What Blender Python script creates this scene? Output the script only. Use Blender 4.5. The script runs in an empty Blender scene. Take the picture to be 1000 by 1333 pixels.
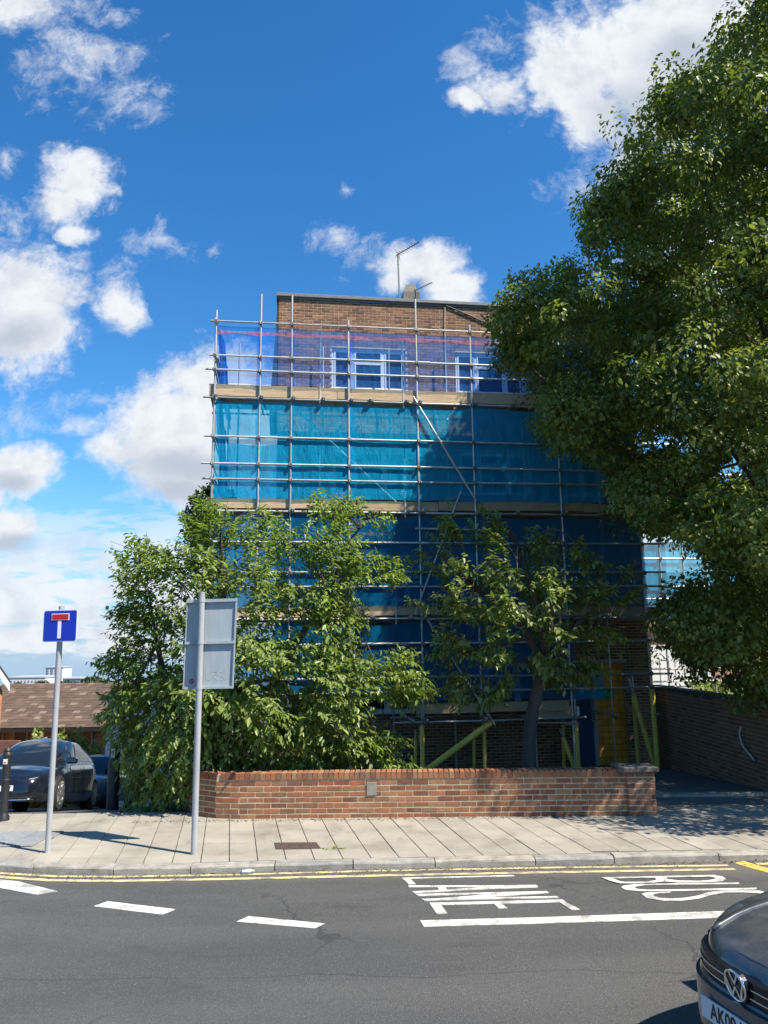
import bpy, math, random
import numpy as np
from mathutils import Vector, Matrix
R = math.radians
random.seed(7); rng = np.random.default_rng(7)
S = bpy.context.scene
C = S.collection

# ------------------------------------------------------------------ camera
PITCH, ROLL, F = R(9.95), R(0.7), 1000.0
CAM = np.array([0, 0, 2.5])
f0 = np.array([0, math.cos(PITCH), math.sin(PITCH)])
u0 = np.array([0, -math.sin(PITCH), math.cos(PITCH)])
r0 = np.array([1., 0, 0])
cr = r0*math.cos(ROLL) - u0*math.sin(ROLL)
cu = u0*math.cos(ROLL) + r0*math.sin(ROLL)
cam = bpy.data.objects.new('camera', bpy.data.cameras.new('camera'))
C.objects.link(cam)
M = Matrix.Identity(4)
for i in range(3):
    M[i][0], M[i][1], M[i][2], M[i][3] = cr[i], cu[i], -f0[i], CAM[i]
cam.matrix_world = M
cam.data.sensor_width = 36; cam.data.lens = 36*F/1333.0
cam.data.clip_start = .05; cam.data.clip_end = 6000
S.camera = cam

# ------------------------------------------------------------------ sun and sky
SUN_EL = R(52)
SUN_DIR = np.array([.872*math.cos(SUN_EL), -.489*math.cos(SUN_EL), math.sin(SUN_EL)])
sun = bpy.data.objects.new('sun', bpy.data.lights.new('sun', 'SUN'))
C.objects.link(sun)
sun.data.energy = 5.0; sun.data.angle = R(.53); sun.data.color = (1, .93, .82)
sun.rotation_euler = Vector(SUN_DIR).to_track_quat('Z', 'Y').to_euler()
S.view_settings.view_transform = 'Standard'; S.view_settings.look = 'None'
S.view_settings.exposure = 0.92; S.view_settings.gamma = 1
S.cycles.use_denoising = True
S.cycles.max_bounces = 7; S.cycles.transparent_max_bounces = 24
S.cycles.diffuse_bounces = 2; S.cycles.glossy_bounces = 3; S.cycles.transmission_bounces = 3
S.cycles.caustics_reflective = False; S.cycles.caustics_refractive = False
S.cycles.sample_clamp_indirect = 6

world = bpy.data.worlds.new('World'); S.world = world; world.use_nodes = True


class NT:
    """tiny helper to write node trees"""
    def __init__(s, t): s.t = t; s.n = t.nodes; s.l = t.links
    def N(s, typ, ins=None, **kw):
        n = s.n.new(typ)
        for k, v in kw.items(): setattr(n, k, v)
        for k, v in (ins or {}).items():
            if isinstance(v, bpy.types.NodeSocket): s.l.new(v, n.inputs[k])
            else: n.inputs[k].default_value = v
        return n
    def m(s, op, a, b=0.0, c=None, clamp=False):
        i = {0: a, 1: b}
        if c is not None: i[2] = c
        return s.N('ShaderNodeMath', i, operation=op, use_clamp=clamp).outputs[0]
    def mix(s, f, a, b, bt='MIX'):
        n = s.N('ShaderNodeMix', data_type='RGBA', blend_type=bt)
        for k, v in ((0, f), (6, a), (7, b)):
            if isinstance(v, bpy.types.NodeSocket): s.l.new(v, n.inputs[k])
            else: n.inputs[k].default_value = (*v, 1) if k > 0 and len(v) == 3 else v
        return n.outputs[2]
    def ss(s, x, a, b):
        return s.N('ShaderNodeMapRange', {0: x, 1: a, 2: b, 3: 0.0, 4: 1.0}, interpolation_type='SMOOTHSTEP').outputs[0]
    def noise(s, vec, scale, det=4, rough=.55, dist=0.0):
        return s.N('ShaderNodeTexNoise', {'Vector': vec, 'Scale': scale, 'Detail': det, 'Roughness': rough, 'Distortion': dist}).outputs[0]


def pix_uv(x, y):
    d = cr*(x-500)/F + cu*(666.5-y)/F + f0
    return d[0]/d[1], d[2]/d[1]


def make_world():
    w = NT(world.node_tree)
    for n in list(w.n): w.n.remove(n)
    out = w.N('ShaderNodeOutputWorld'); bg = w.N('ShaderNodeBackground')
    w.l.new(bg.outputs[0], out.inputs[0])
    sky = w.N('ShaderNodeTexSky', sky_type='NISHITA', sun_disc=False, sun_elevation=SUN_EL,
              sun_rotation=math.atan2(SUN_DIR[0], SUN_DIR[1]), air_density=1.0, dust_density=.1, ozone_density=3.0)
    col = w.N('ShaderNodeHueSaturation', {'Saturation': 1.28, 'Value': 1.0, 'Fac': 1.0, 'Color': sky.outputs[0]}).outputs[0]
    col = w.mix(1.0, col, (.84, 1.13, 1.22), 'MULTIPLY')
    tc = w.N('ShaderNodeTexCoord').outputs['Generated']
    sep = w.N('ShaderNodeSeparateXYZ', {0: tc})
    X, Y, Z = sep.outputs
    Yp = w.m('MAXIMUM', Y, .02)
    u = w.m('DIVIDE', X, Yp); v = w.m('DIVIDE', Z, Yp)
    uv = w.N('ShaderNodeCombineXYZ', {0: u, 1: v, 2: 0.0}).outputs[0]
    wob = w.N('ShaderNodeTexNoise', {'Vector': uv, 'Scale': 7.0, 'Detail': 5, 'Roughness': .6}).outputs['Color']
    wv = w.N('ShaderNodeVectorMath', {0: wob, 1: (.5, .5, .5)}, operation='SUBTRACT').outputs[0]
    wv = w.N('ShaderNodeVectorMath', {0: wv, 'Scale': .075}, operation='SCALE').outputs[0]
    uvw = w.N('ShaderNodeVectorMath', {0: uv, 1: wv}, operation='ADD').outputs[0]

    col = w.mix(w.m('MULTIPLY', w.ss(Z, .24, -.02), .9), col, (2.3, 3.45, 5.0))

    def blob(px, py, rx, ry):
        a, b = pix_uv(px, py)
        q = w.N('ShaderNodeVectorMath', {0: uvw, 1: (a, b, 0)}, operation='SUBTRACT').outputs[0]
        q = w.N('ShaderNodeVectorMath', {0: q, 1: (1000/rx, 1000/ry, 0)}, operation='MULTIPLY').outputs[0]
        ln = w.N('ShaderNodeVectorMath', {0: q}, operation='LENGTH').outputs['Value']
        return w.m('SUBTRACT', 1.0, ln)

    def union(lst):
        acc = None
        for b in lst:
            e = blob(*b[:4])
            if len(b) > 4: e = w.m('SUBTRACT', e, b[4])
            acc = e if acc is None else w.m('SMOOTH_MAX', acc, e, .12)
        return acc
    solid = union([(40, 385, 85, 85), (150, 395, 55, 45, .12), (30, 430, 95, 60), (100, 240, 62, 48, .05), (75, 265, 45, 40), (95, 300, 40, 30, .25),
                   (225, 555, 105, 90), (275, 500, 95, 65), (160, 580, 60, 45, .12), (260, 610, 120, 60), (300, 560, 90, 110),
                   (25, 605, 60, 38), (20, 680, 58, 38), (-40, 640, 60, 60),
                   (555, 355, 62, 42), (585, 375, 45, 40), (520, 370, 40, 30, .2),
                   (730, 95, 75, 75), (800, 60, 140, 95), (880, 130, 130, 120), (780, 145, 60, 55), (900, 20, 180, 110), (655, 120, 60, 60, .25), (620, 140, 40, 35, .25),
                   (830, 230, 80, 55, .2), (1000, 330, 200, 200, .1),
                   (12, 15, 70, 45, .12)])
    wisp = union([(110, 70, 95, 70), (60, 100, 60, 60), (150, 130, 70, 45), (130, 30, 70, 40), (190, 120, 40, 28), (10, 215, 25, 25), (60, 20, 90, 40), (215, 310, 55, 28), (235, 325, 30, 25), (150, 375, 60, 40),
                  (445, 315, 40, 26), (475, 345, 35, 40), (600, 90, 45, 55), (660, 60, 60, 60), (760, 230, 55, 55), (285, 318, 22, 12), (455, 250, 22, 12), (0, 290, 40, 40),
                  (100, 545, 150, 30), (130, 515, 110, 20)])
    n1 = w.noise(uv, 9.0, 8, .58); n2 = w.noise(uv, 26.0, 6, .62, .4)
    n7 = w.noise(uvw, 60.0, 5, .65, .3)
    def billow(vec):
        q = w.N('ShaderNodeTexVoronoi', {'Vector': vec, 'Scale': 17.0, 'Detail': 3.0, 'Roughness': .55, 'Lacunarity': 2.1}, normalize=True).outputs['Distance']
        return w.m('SUBTRACT', .42, q)
    off = w.N('ShaderNodeVectorMath', {0: uvw, 1: (.010, .014, 0)}, operation='ADD').outputs[0]
    bl0, bl1 = billow(uvw), billow(off)
    relief = w.ss(w.m('SUBTRACT', bl1, bl0), -.10, .28)
    nn = w.m('ADD', w.m('MULTIPLY', w.m('SUBTRACT', n1, .5), 1.5), w.m('MULTIPLY', w.m('SUBTRACT', n2, .5), .7))
    sa = w.ss(w.m('ADD', solid, w.m('ADD', nn, w.m('ADD', w.m('MULTIPLY', w.m('SUBTRACT', n7, .5), .7), w.m('MULTIPLY', bl0, 1.1)))), -.05, .66)
    n3 = w.noise(uvw, 17.0, 9, .70, .25)
    wa = w.m('MULTIPLY', w.ss(w.m('ADD', w.m('MULTIPLY', wisp, .62), w.m('MULTIPLY', w.m('SUBTRACT', n3, .5), 3.0)), .0, 1.1), .8)
    # layered banks of small cloud low over the horizon
    st = w.N('ShaderNodeCombineXYZ', {0: w.m('MULTIPLY', u, 6.5), 1: w.m('MULTIPLY', v, 26.0), 2: 3.7}).outputs[0]
    n4 = w.noise(st, 1.7, 7, .6, .3)
    low = w.m('MULTIPLY', w.ss(v, .25, .08), w.ss(v, -.02, .0))
    la = w.m('MULTIPLY', w.ss(w.m('ADD', n4, w.m('MULTIPLY', low, .17)), .50, .64), w.m('MULTIPLY', low, .9))
    # same kind of broken cloud everywhere else round the sky
    Zp = w.m('MAXIMUM', w.m('ADD', Z, .12), .05)
    pl = w.N('ShaderNodeCombineXYZ', {0: w.m('DIVIDE', X, Zp), 1: w.m('DIVIDE', Y, Zp), 2: 0.0}).outputs[0]
    n5 = w.noise(pl, 1.1, 8, .56)
    inview = w.m('MULTIPLY', w.m('MULTIPLY', w.ss(w.m('ABSOLUTE', u), .85, .58), w.ss(v, 1.35, 1.0)), w.ss(Y, .02, .2))
    ga = w.m('MULTIPLY', w.m('MULTIPLY', w.ss(n5, .58, .74), w.m('SUBTRACT', 1.0, inview)), w.ss(Z, .0, .08))
    front = w.ss(Y, .02, .12)
    alpha = w.m('MULTIPLY', w.m('MAXIMUM', w.m('MAXIMUM', sa, wa), la), front)
    alpha = w.m('MAXIMUM', alpha, ga)
    # grey undersides
    grey = union([(250, 612, 110, 45), (235, 640, 80, 30), (20, 440, 85, 45), (15, 702, 60, 20), (20, 620, 50, 18), (850, 150, 130, 95), (820, 220, 90, 60), (900, 70, 120, 60), (310, 540, 60, 70, .2), (545, 375, 30, 18, .2)])
    n6 = w.noise(uvw, 13.0, 6, .6)
    g = w.m('MULTIPLY', w.ss(w.m('ADD', grey, w.m('SUBTRACT', n6, .5)), -.15, .85), front)
    g = w.m('MAXIMUM', w.m('MULTIPLY', g, .85), w.m('MULTIPLY', w.ss(n6, .42, .70), .45))
    g = w.m('MAXIMUM', g, w.m('MULTIPLY', w.m('MULTIPLY', relief, sa), .45))
    ccol = w.mix(g, (5.6, 5.8, 6.1), (2.9, 3.35, 4.0))
    full = w.mix(alpha, col, ccol)
    w.l.new(full, bg.inputs[0]); bg.inputs[1].default_value = .086


make_world()
world.cycles.sampling_method = 'MANUAL'; world.cycles.sample_map_resolution = 512

# ------------------------------------------------------------------ survey helpers (photo measurements to world points)
def ray(x, y): return cr*(x-500)/F + cu*(666.5-y)/F + f0
def on_z(x, y, z):
    d = ray(x, y); return CAM + d*((z-CAM[2])/d[2])
def on_pl(x, y, p, n):
    d = ray(x, y); return CAM + d*(np.dot(np.array(p)-CAM, n)/np.dot(d, n))
def on_Y(x, y, Y): return on_pl(x, y, (0, Y, 0), np.array([0, 1., 0]))
def proj(P):
    v = np.asarray(P) - CAM; z = v@f0
    return 500+F*(v@cr)/z, 666.5-F*(v@cu)/z
YAW = R(7.8); E = np.array([math.cos(YAW), math.sin(YAW), 0]); NRM = np.array([math.sin(YAW), -math.cos(YAW), 0])
P0 = np.array([-.95, 19, 0.])
def fac(x, y, d=0):
    p = on_pl(x, y, P0+NRM*d, NRM); return (p-P0)@E, p[2]
def fw(s, d, z): return P0 + E*s + NRM*d + np.array([0, 0, z])

def H(x, y):
    """ground height"""
    def sst(t): t = np.clip(t, 0, 1); return t*t*(3-2*t)
    x = np.asarray(x, float); y = np.asarray(y, float)
    left = .10 - .185*np.clip(y-11.9, 0, 20) - .05*np.clip(y-36, 0, 9000)
    right = .10 - .075*np.clip(y-12.2, 0, 7.3) - .03*np.clip(y-30, 0, 30) - .05*np.clip(y-60, 0, 9000)
    k = sst((x+5.2)/2.2)
    back = left*(1-k) + right*k
    near = -.03
    return np.where(y < 10.2, near, np.where(y < 11.2, .06, back))

# ------------------------------------------------------------------ materials
MATS = {}
def mat(name, col, rough=.6, metal=0., var=0.0, nscale=8., bump=0., bscale=60., spec=None, rnd=None, rndamt=.25, detail=5, col2=None, c2scale=3., c2amt=(.45, .65), coat=0., stretch=None):
    if name in MATS: return MATS[name]
    m = bpy.data.materials.new(name); m.use_nodes = True; MATS[name] = m
    t = NT(m.node_tree); b = t.n['Principled BSDF']
    b.inputs['Roughness'].default_value = rough; b.inputs['Metallic'].default_value = metal
    if spec is not None: b.inputs['Specular IOR Level'].default_value = spec
    if coat: b.inputs['Coat Weight'].default_value = coat; b.inputs['Coat Roughness'].default_value = .04
    geo = t.N('ShaderNodeNewGeometry').outputs['Position'] if stretch is None else None
    tc = t.N('ShaderNodeTexCoord').outputs['Object']
    vec = tc
    if stretch is not None: vec = t.N('ShaderNodeVectorMath', {0: tc, 1: stretch}, operation='MULTIPLY').outputs[0]
    elif rnd == 'obj' or True: vec = geo
    base = t.N('ShaderNodeRGB'); base.outputs[0].default_value = (*col, 1); o = base.outputs[0]
    if col2 is not None:
        o = t.mix(t.ss(t.noise(vec, c2scale, 6, .6), *c2amt), o, col2)
    if rnd:
        if rnd == 'obj': r = t.N('ShaderNodeObjectInfo').outputs['Random']
        else: r = t.N('ShaderNodeAttribute', attribute_name='tint').outputs['Fac']
        ramp = t.N('ShaderNodeValToRGB', {0: r}); cb = ramp.color_ramp
        cols = rndamt if isinstance(rndamt, list) else [tuple(c*(1-rndamt) for c in col), tuple(c*(1+rndamt) for c in col)]
        while len(cb.elements) < len(cols): cb.elements.new(.5)
        for i, c in enumerate(cols):
            cb.elements[i].position = i/(len(cols)-1); cb.elements[i].color = (*c, 1)
        o = ramp.outputs[0] if col2 is None else t.mix(.5, o, ramp.outputs[0])
    if var:
        nz = t.noise(vec, nscale, detail, .6)
        k = t.N('ShaderNodeMapRange', {0: nz, 1: .25, 2: .75, 3: 1-var, 4: 1+var}).outputs[0]
        o = t.N('ShaderNodeVectorMath', {0: o, 'Scale': k}, operation='SCALE').outputs[0]
    t.l.new(o, b.inputs['Base Color'])
    if bump:
        bn = t.N('ShaderNodeBump', {'Strength': bump, 'Distance': .01, 'Height': t.noise(vec, bscale, 5, .65)})
        t.l.new(bn.outputs[0], b.inputs['Normal'])
    return m


def leaf_mat(name, c1, c2, c3, rnd, trans=.35, gloss=.4):
    m = bpy.data.materials.new(name); m.use_nodes = True
    t = NT(m.node_tree); b = t.n['Principled BSDF']; out = t.n['Material Output']
    r = t.N('ShaderNodeObjectInfo').outputs['Random'] if rnd == 'obj' else t.N('ShaderNodeAttribute', attribute_name='tint').outputs['Fac']
    rp = t.N('ShaderNodeValToRGB', {0: r}); e = rp.color_ramp.elements
    e[0].color = (*c1, 1); e[1].color = (*c3, 1); e.new(.55).color = (*c2, 1)
    t.l.new(rp.outputs[0], b.inputs['Base Color']); b.inputs['Roughness'].default_value = gloss
    b.inputs['Specular IOR Level'].default_value = .45
    tr = t.N('ShaderNodeBsdfTranslucent', {0: t.mix(1.0, rp.outputs[0], (1.5, 1.7, .7), 'MULTIPLY')})
    mx = t.N('ShaderNodeMixShader', {0: trans, 1: b.outputs[0], 2: tr.outputs[0]})
    t.l.new(mx.outputs[0], out.inputs[0])
    return m


def net_mat(name, col, clear):
    m = bpy.data.materials.new(name); m.use_nodes = True
    t = NT(m.node_tree); out = t.n['Material Output']; t.n.remove(t.n['Principled BSDF'])
    tc = t.N('ShaderNodeTexCoord').outputs['Object']
    nz = t.noise(t.N('ShaderNodeVectorMath', {0: tc, 1: (3., 3., .5)}, operation='MULTIPLY').outputs[0], 1.3, 5, .6)
    weave = t.noise(t.N('ShaderNodeVectorMath', {0: tc, 1: (60., 60., 6.)}, operation='MULTIPLY').outputs[0], 1.0, 2, .5)
    k = t.N('ShaderNodeMapRange', {0: t.m('ADD', nz, t.m('MULTIPLY', weave, .5)), 1: .4, 2: 1.1, 3: .82, 4: 1.18}).outputs[0]
    c = t.N('ShaderNodeRGB'); c.outputs[0].default_value = (*col, 1)
    cc = t.N('ShaderNodeVectorMath', {0: c.outputs[0], 'Scale': k}, operation='SCALE').outputs[0]
    fold = t.noise(t.N('ShaderNodeVectorMath', {0: tc, 1: (2.6, 2.6, .8)}, operation='MULTIPLY').outputs[0], 1.0, 4, .55, 1.2)
    fb = t.N('ShaderNodeBump', {'Strength': .7, 'Distance': .12, 'Height': fold}).outputs[0]
    df = t.N('ShaderNodeBsdfDiffuse', {0: cc, 'Normal': fb}); tl = t.N('ShaderNodeBsdfTranslucent', {0: cc})
    a = t.N('ShaderNodeMixShader', {0: .4, 1: df.outputs[0], 2: tl.outputs[0]})
    tp = t.N('ShaderNodeBsdfTransparent', {0: t.mix(.35, (1, 1, 1), tuple(min(1, x*2) for x in col))})
    kc = t.N('ShaderNodeMapRange', {0: nz, 1: .3, 2: .7, 3: clear-.06, 4: clear+.06}).outputs[0]
    mx = t.N('ShaderNodeMixShader', {0: kc, 1: a.outputs[0], 2: tp.outputs[0]})
    t.l.new(mx.outputs[0], out.inputs[0]); return m


def glass_mat(name, tint, clear, rough=.03):
    m = bpy.data.materials.new(name); m.use_nodes = True
    t = NT(m.node_tree); b = t.n['Principled BSDF']; out = t.n['Material Output']
    b.inputs['Base Color'].default_value = (*tint, 1); b.inputs['Roughness'].default_value = rough
    b.inputs['Specular IOR Level'].default_value = .7
    tp = t.N('ShaderNodeBsdfTransparent', {0: (.8, .85, .87, 1)})
    mx = t.N('ShaderNodeMixShader', {0: clear, 1: b.outputs[0], 2: tp.outputs[0]})
    t.l.new(mx.outputs[0], out.inputs[0]); return m


def asphalt_mat():
    m = bpy.data.materials.new('asphalt'); m.use_nodes = True
    t = NT(m.node_tree); b = t.n['Principled BSDF']; P = t.N('ShaderNodeNewGeometry').outputs['Position']
    big = t.noise(t.N('ShaderNodeVectorMath', {0: P, 1: (.35, 1.6, 1)}, operation='MULTIPLY').outputs[0], .8, 6, .6)
    fine = t.noise(P, 55., 3, .7); vor = t.N('ShaderNodeTexVoronoi', {'Vector': P, 'Scale': 130.0})
    o = t.mix(t.ss(big, .35, .65), (.060, .060, .058), (.080, .079, .076))
    o = t.mix(t.m('MULTIPLY', t.ss(fine, .45, .75), .55), o, (.028, .028, .028))
    sp = t.ss(t.N('ShaderNodeSeparateColor', {0: vor.outputs['Color']}).outputs[0], .86, .95)
    o = t.mix(t.m('MULTIPLY', sp, .32), o, (.20, .195, .185))
    # worn tracks and tar seams
    w = t.N('ShaderNodeTexNoise', {'Vector': P, 'Scale': 1.2, 'Detail': 5}).outputs[0]
    y = t.N('ShaderNodeSeparateXYZ', {0: P}).outputs[1]
    for yy in (6.35, 4.1):
        line = t.ss(t.m('ABSOLUTE', t.m('SUBTRACT', t.m('ADD', y, t.m('MULTIPLY', w, .35)), yy+.17)), .012, .003)
        o = t.mix(t.m('MULTIPLY', line, .55), o, (.028, .028, .028))
    for yy in (5.3, 7.0, 3.2):
        tr = t.ss(t.m('ABSOLUTE', t.m('SUBTRACT', t.m('ADD', y, t.m('MULTIPLY', w, .5)), yy+.25)), .5, .05)
        o = t.mix(t.m('MULTIPLY', tr, .22), o, (.05, .05, .05))
    vc = t.N('ShaderNodeTexVoronoi', {'Vector': t.N('ShaderNodeVectorMath', {0: P, 1: t.N('ShaderNodeVectorMath', {0: t.N('ShaderNodeTexNoise', {'Vector': P, 'Scale': 3.0, 'Detail': 5}).outputs['Color'], 'Scale': .5}, operation='SCALE').outputs[0]}, operation='ADD').outputs[0], 'Scale': .42}, feature='DISTANCE_TO_EDGE')
    ck = t.m('MULTIPLY', t.ss(vc.outputs['Distance'], .010, .003), t.ss(t.noise(P, .5, 3, .5), .48, .6))
    o = t.mix(t.m('MULTIPLY', ck, .6), o, (.02, .02, .02))
    oil = t.ss(t.noise(t.N('ShaderNodeVectorMath', {0: P, 1: (.7, 1.8, 1)}, operation='MULTIPLY').outputs[0], 1.1, 4, .55), .60, .74)
    o = t.mix(t.m('MULTIPLY', oil, .4), o, (.032, .031, .03))
    gut = t.ss(t.m('ADD', y, t.m('MULTIPLY', w, .5)), 8.85, 9.35)
    o = t.mix(t.m('MULTIPLY', gut, .5), o, (.15, .135, .11))
    t.l.new(o, b.inputs['Base Color']); b.inputs['Roughness'].default_value = .85
    bn = t.N('ShaderNodeBump', {'Strength': .8, 'Distance': .006, 'Height': t.m('ADD', vor.outputs['Distance'], fine)})
    t.l.new(bn.outputs[0], b.inputs['Normal']); return m


def paint_mat(name, col, wear=.3):
    m = bpy.data.materials.new(name); m.use_nodes = True
    t = NT(m.node_tree); b = t.n['Principled BSDF']; P = t.N('ShaderNodeNewGeometry').outputs['Position']
    n1 = t.noise(P, 5.0, 6, .65); n2 = t.noise(P, 60., 4, .7)
    k = t.ss(t.m('ADD', n1, t.m('MULTIPLY', n2, .8)), .82, 1.06)
    o = t.mix(t.m('MULTIPLY', k, wear*2, clamp=True), col, (.16, .155, .145))
    o = t.mix(t.ss(n2, .5, .8), o, tuple(c*.8 for c in col))
    t.l.new(o, b.inputs['Base Color']); b.inputs['Roughness'].default_value = .75
    return m


BR_RED = [(.15, .062, .034), (.27, .098, .044), (.34, .13, .056), (.20, .095, .048), (.37, .18, .085), (.24, .125, .07)]
BR_BRN = [(.09, .042, .026), (.20, .095, .048), (.27, .13, .062), (.14, .065, .035), (.34, .18, .095)]
BR_DRK = [(.17, .07, .035), (.27, .115, .055), (.22, .105, .055), (.33, .15, .07)]
MT = {}
def mk():
    for key, cols, nm in (('red', BR_RED, 'garden wall brick'), ('brn', BR_BRN, 'house brick'), ('drk', BR_DRK, 'boundary wall brick')):
        for r in ('obj', 'att'):
            MT[key+r] = mat(nm+' '+r, cols[1], .85, var=.22, nscale=14., bump=.5, bscale=90, rnd=r, rndamt=cols)
    for key in ('redobj', 'redatt', 'brnobj', 'brnatt'):
        t = NT(MT[key].node_tree); b = t.n['Principled BSDF']; P = t.N('ShaderNodeNewGeometry').outputs['Position']; o = b.inputs['Base Color'].links[0].from_socket
        o = t.mix(t.m('MULTIPLY', t.ss(t.noise(P, 1.7, 7, .66), .50, .72), .42), o, (.085, .065, .05))
        o = t.mix(t.m('MULTIPLY', t.ss(t.noise(P, 2.9, 7, .7), .58, .74), .30), o, (.50, .42, .31))
        t.l.new(o, b.inputs['Base Color'])
    MT['mortar'] = mat('mortar', (.50, .41, .27), .95, var=.25, nscale=9, bump=.5, bscale=120)
    MT['mortar_brn'] = mat('mortar buff', (.56, .45, .30), .95, var=.2, nscale=9, bump=.4, bscale=120)
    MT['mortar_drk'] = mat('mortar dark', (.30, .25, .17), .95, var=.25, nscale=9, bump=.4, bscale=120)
    MT['steel'] = mat('galvanised tube', (.50, .50, .47), .42, .35, var=.22, nscale=6, rnd='obj', rndamt=[(.36, .36, .34), (.5, .49, .46), (.60, .58, .52)])
    MT['coupler'] = mat('coupler steel', (.28, .25, .21), .5, .6, var=.3)
    MT['wood'] = mat('scaffold board timber', (.46, .33, .20), .8, var=.3, nscale=2.5, stretch=(1.2, 8, 14), rnd='obj', rndamt=.18, bump=.3)
    MT['sleeve'] = mat('yellow foam', (.90, .66, .13), .7, var=.15, nscale=5)
    MT['white'] = mat('white window plastic', (.78, .79, .78), .35, var=.05)
    MT['curtain'] = mat('net curtain', (.60, .60, .58), .9, var=.12, stretch=(30, 1, .6))
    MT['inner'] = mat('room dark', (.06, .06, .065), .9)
    MT['glass'] = glass_mat('window glass', (.03, .045, .06), .45)
    MT['carglass'] = glass_mat('car glass', (.012, .016, .02), .10)
    MT['asphalt'] = asphalt_mat()
    MT['sideroad'] = mat('old asphalt', (.075, .073, .07), .9, var=.3, nscale=3, bump=.5, bscale=60, col2=(.11, .105, .095))
    MT['slab'] = mat('concrete slab', (.33, .295, .24), .9, var=.20, nscale=2.2, bump=.35, bscale=90, rnd='obj', rndamt=[(.235, .217, .178), (.285, .262, .215), (.325, .30, .247)], col2=(.21, .185, .14), c2scale=1.6, c2amt=(.46, .70))
    t = NT(MT['slab'].node_tree); b = t.n['Principled BSDF']; P = t.N('ShaderNodeNewGeometry').outputs['Position']
    o = b.inputs['Base Color'].links[0].from_socket
    vo = t.N('ShaderNodeTexVoronoi', {'Vector': t.N('ShaderNodeVectorMath', {0: P, 1: (1, 1, 0)}, operation='MULTIPLY').outputs[0], 'Scale': 3.3})
    gum = t.m('MULTIPLY', t.ss(vo.outputs['Distance'], .075, .05), t.ss(t.N('ShaderNodeSeparateColor', {0: vo.outputs['Color']}).outputs[0], .55, .6))
    o = t.mix(t.m('MULTIPLY', gum, .38), o, (.12, .11, .095))
    st = t.ss(t.noise(t.N('ShaderNodeVectorMath', {0: P, 1: (1.6, .9, 1)}, operation='MULTIPLY').outputs[0], 1.4, 7, .66), .54, .72)
    o = t.mix(t.m('MULTIPLY', st, .65), o, (.165, .148, .118))
    t.l.new(o, b.inputs['Base Color'])
    MT['joint'] = mat('slab joint dirt', (.17, .155, .125), .95, var=.3)
    MT['kerb'] = mat('granite kerb', (.27, .255, .225), .85, var=.35, nscale=7, bump=.6, bscale=50, rnd='obj', rndamt=[(.20, .195, .18), (.28, .27, .24), (.34, .30, .23)], col2=(.10, .095, .08), c2scale=4, c2amt=(.55, .72))
    MT['earth'] = mat('earth', (.06, .05, .035), .95, var=.3, bump=.6, bscale=20, col2=(.05, .065, .025), c2scale=.5)
    MT['wpaint'] = paint_mat('white road paint', (.64, .625, .56), .42)
    MT['ypaint'] = paint_mat('yellow road paint', (.62, .51, .25), .55)
    MT['pole'] = mat('grey sign pole', (.37, .38, .39), .4, .15, var=.12, nscale=4)
    MT['signback'] = mat('grey sign back', (.35, .39, .41), .45, .1, var=.10, nscale=5, stretch=(3, 3, .7))
    MT['black'] = mat('black plastic', (.02, .02, .021), .45, var=.2)
    MT['rubber'] = mat('tyre rubber', (.018, .018, .018), .8)
    MT['bark'] = mat('bark', (.085, .07, .055), .95, var=.45, nscale=9, bump=1., bscale=25, stretch=(6, 6, 2))
    MT['bark2'] = mat('cherry bark', (.085, .068, .056), .9, var=.4, nscale=6, bump=.8, bscale=25, stretch=(2, 2, 16))
    MT['lead'] = mat('grey flashing', (.16, .17, .17), .6, var=.2)
    MT['chrome'] = mat('chrome', (.8, .8, .8), .12, 1.)
mk()

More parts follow.
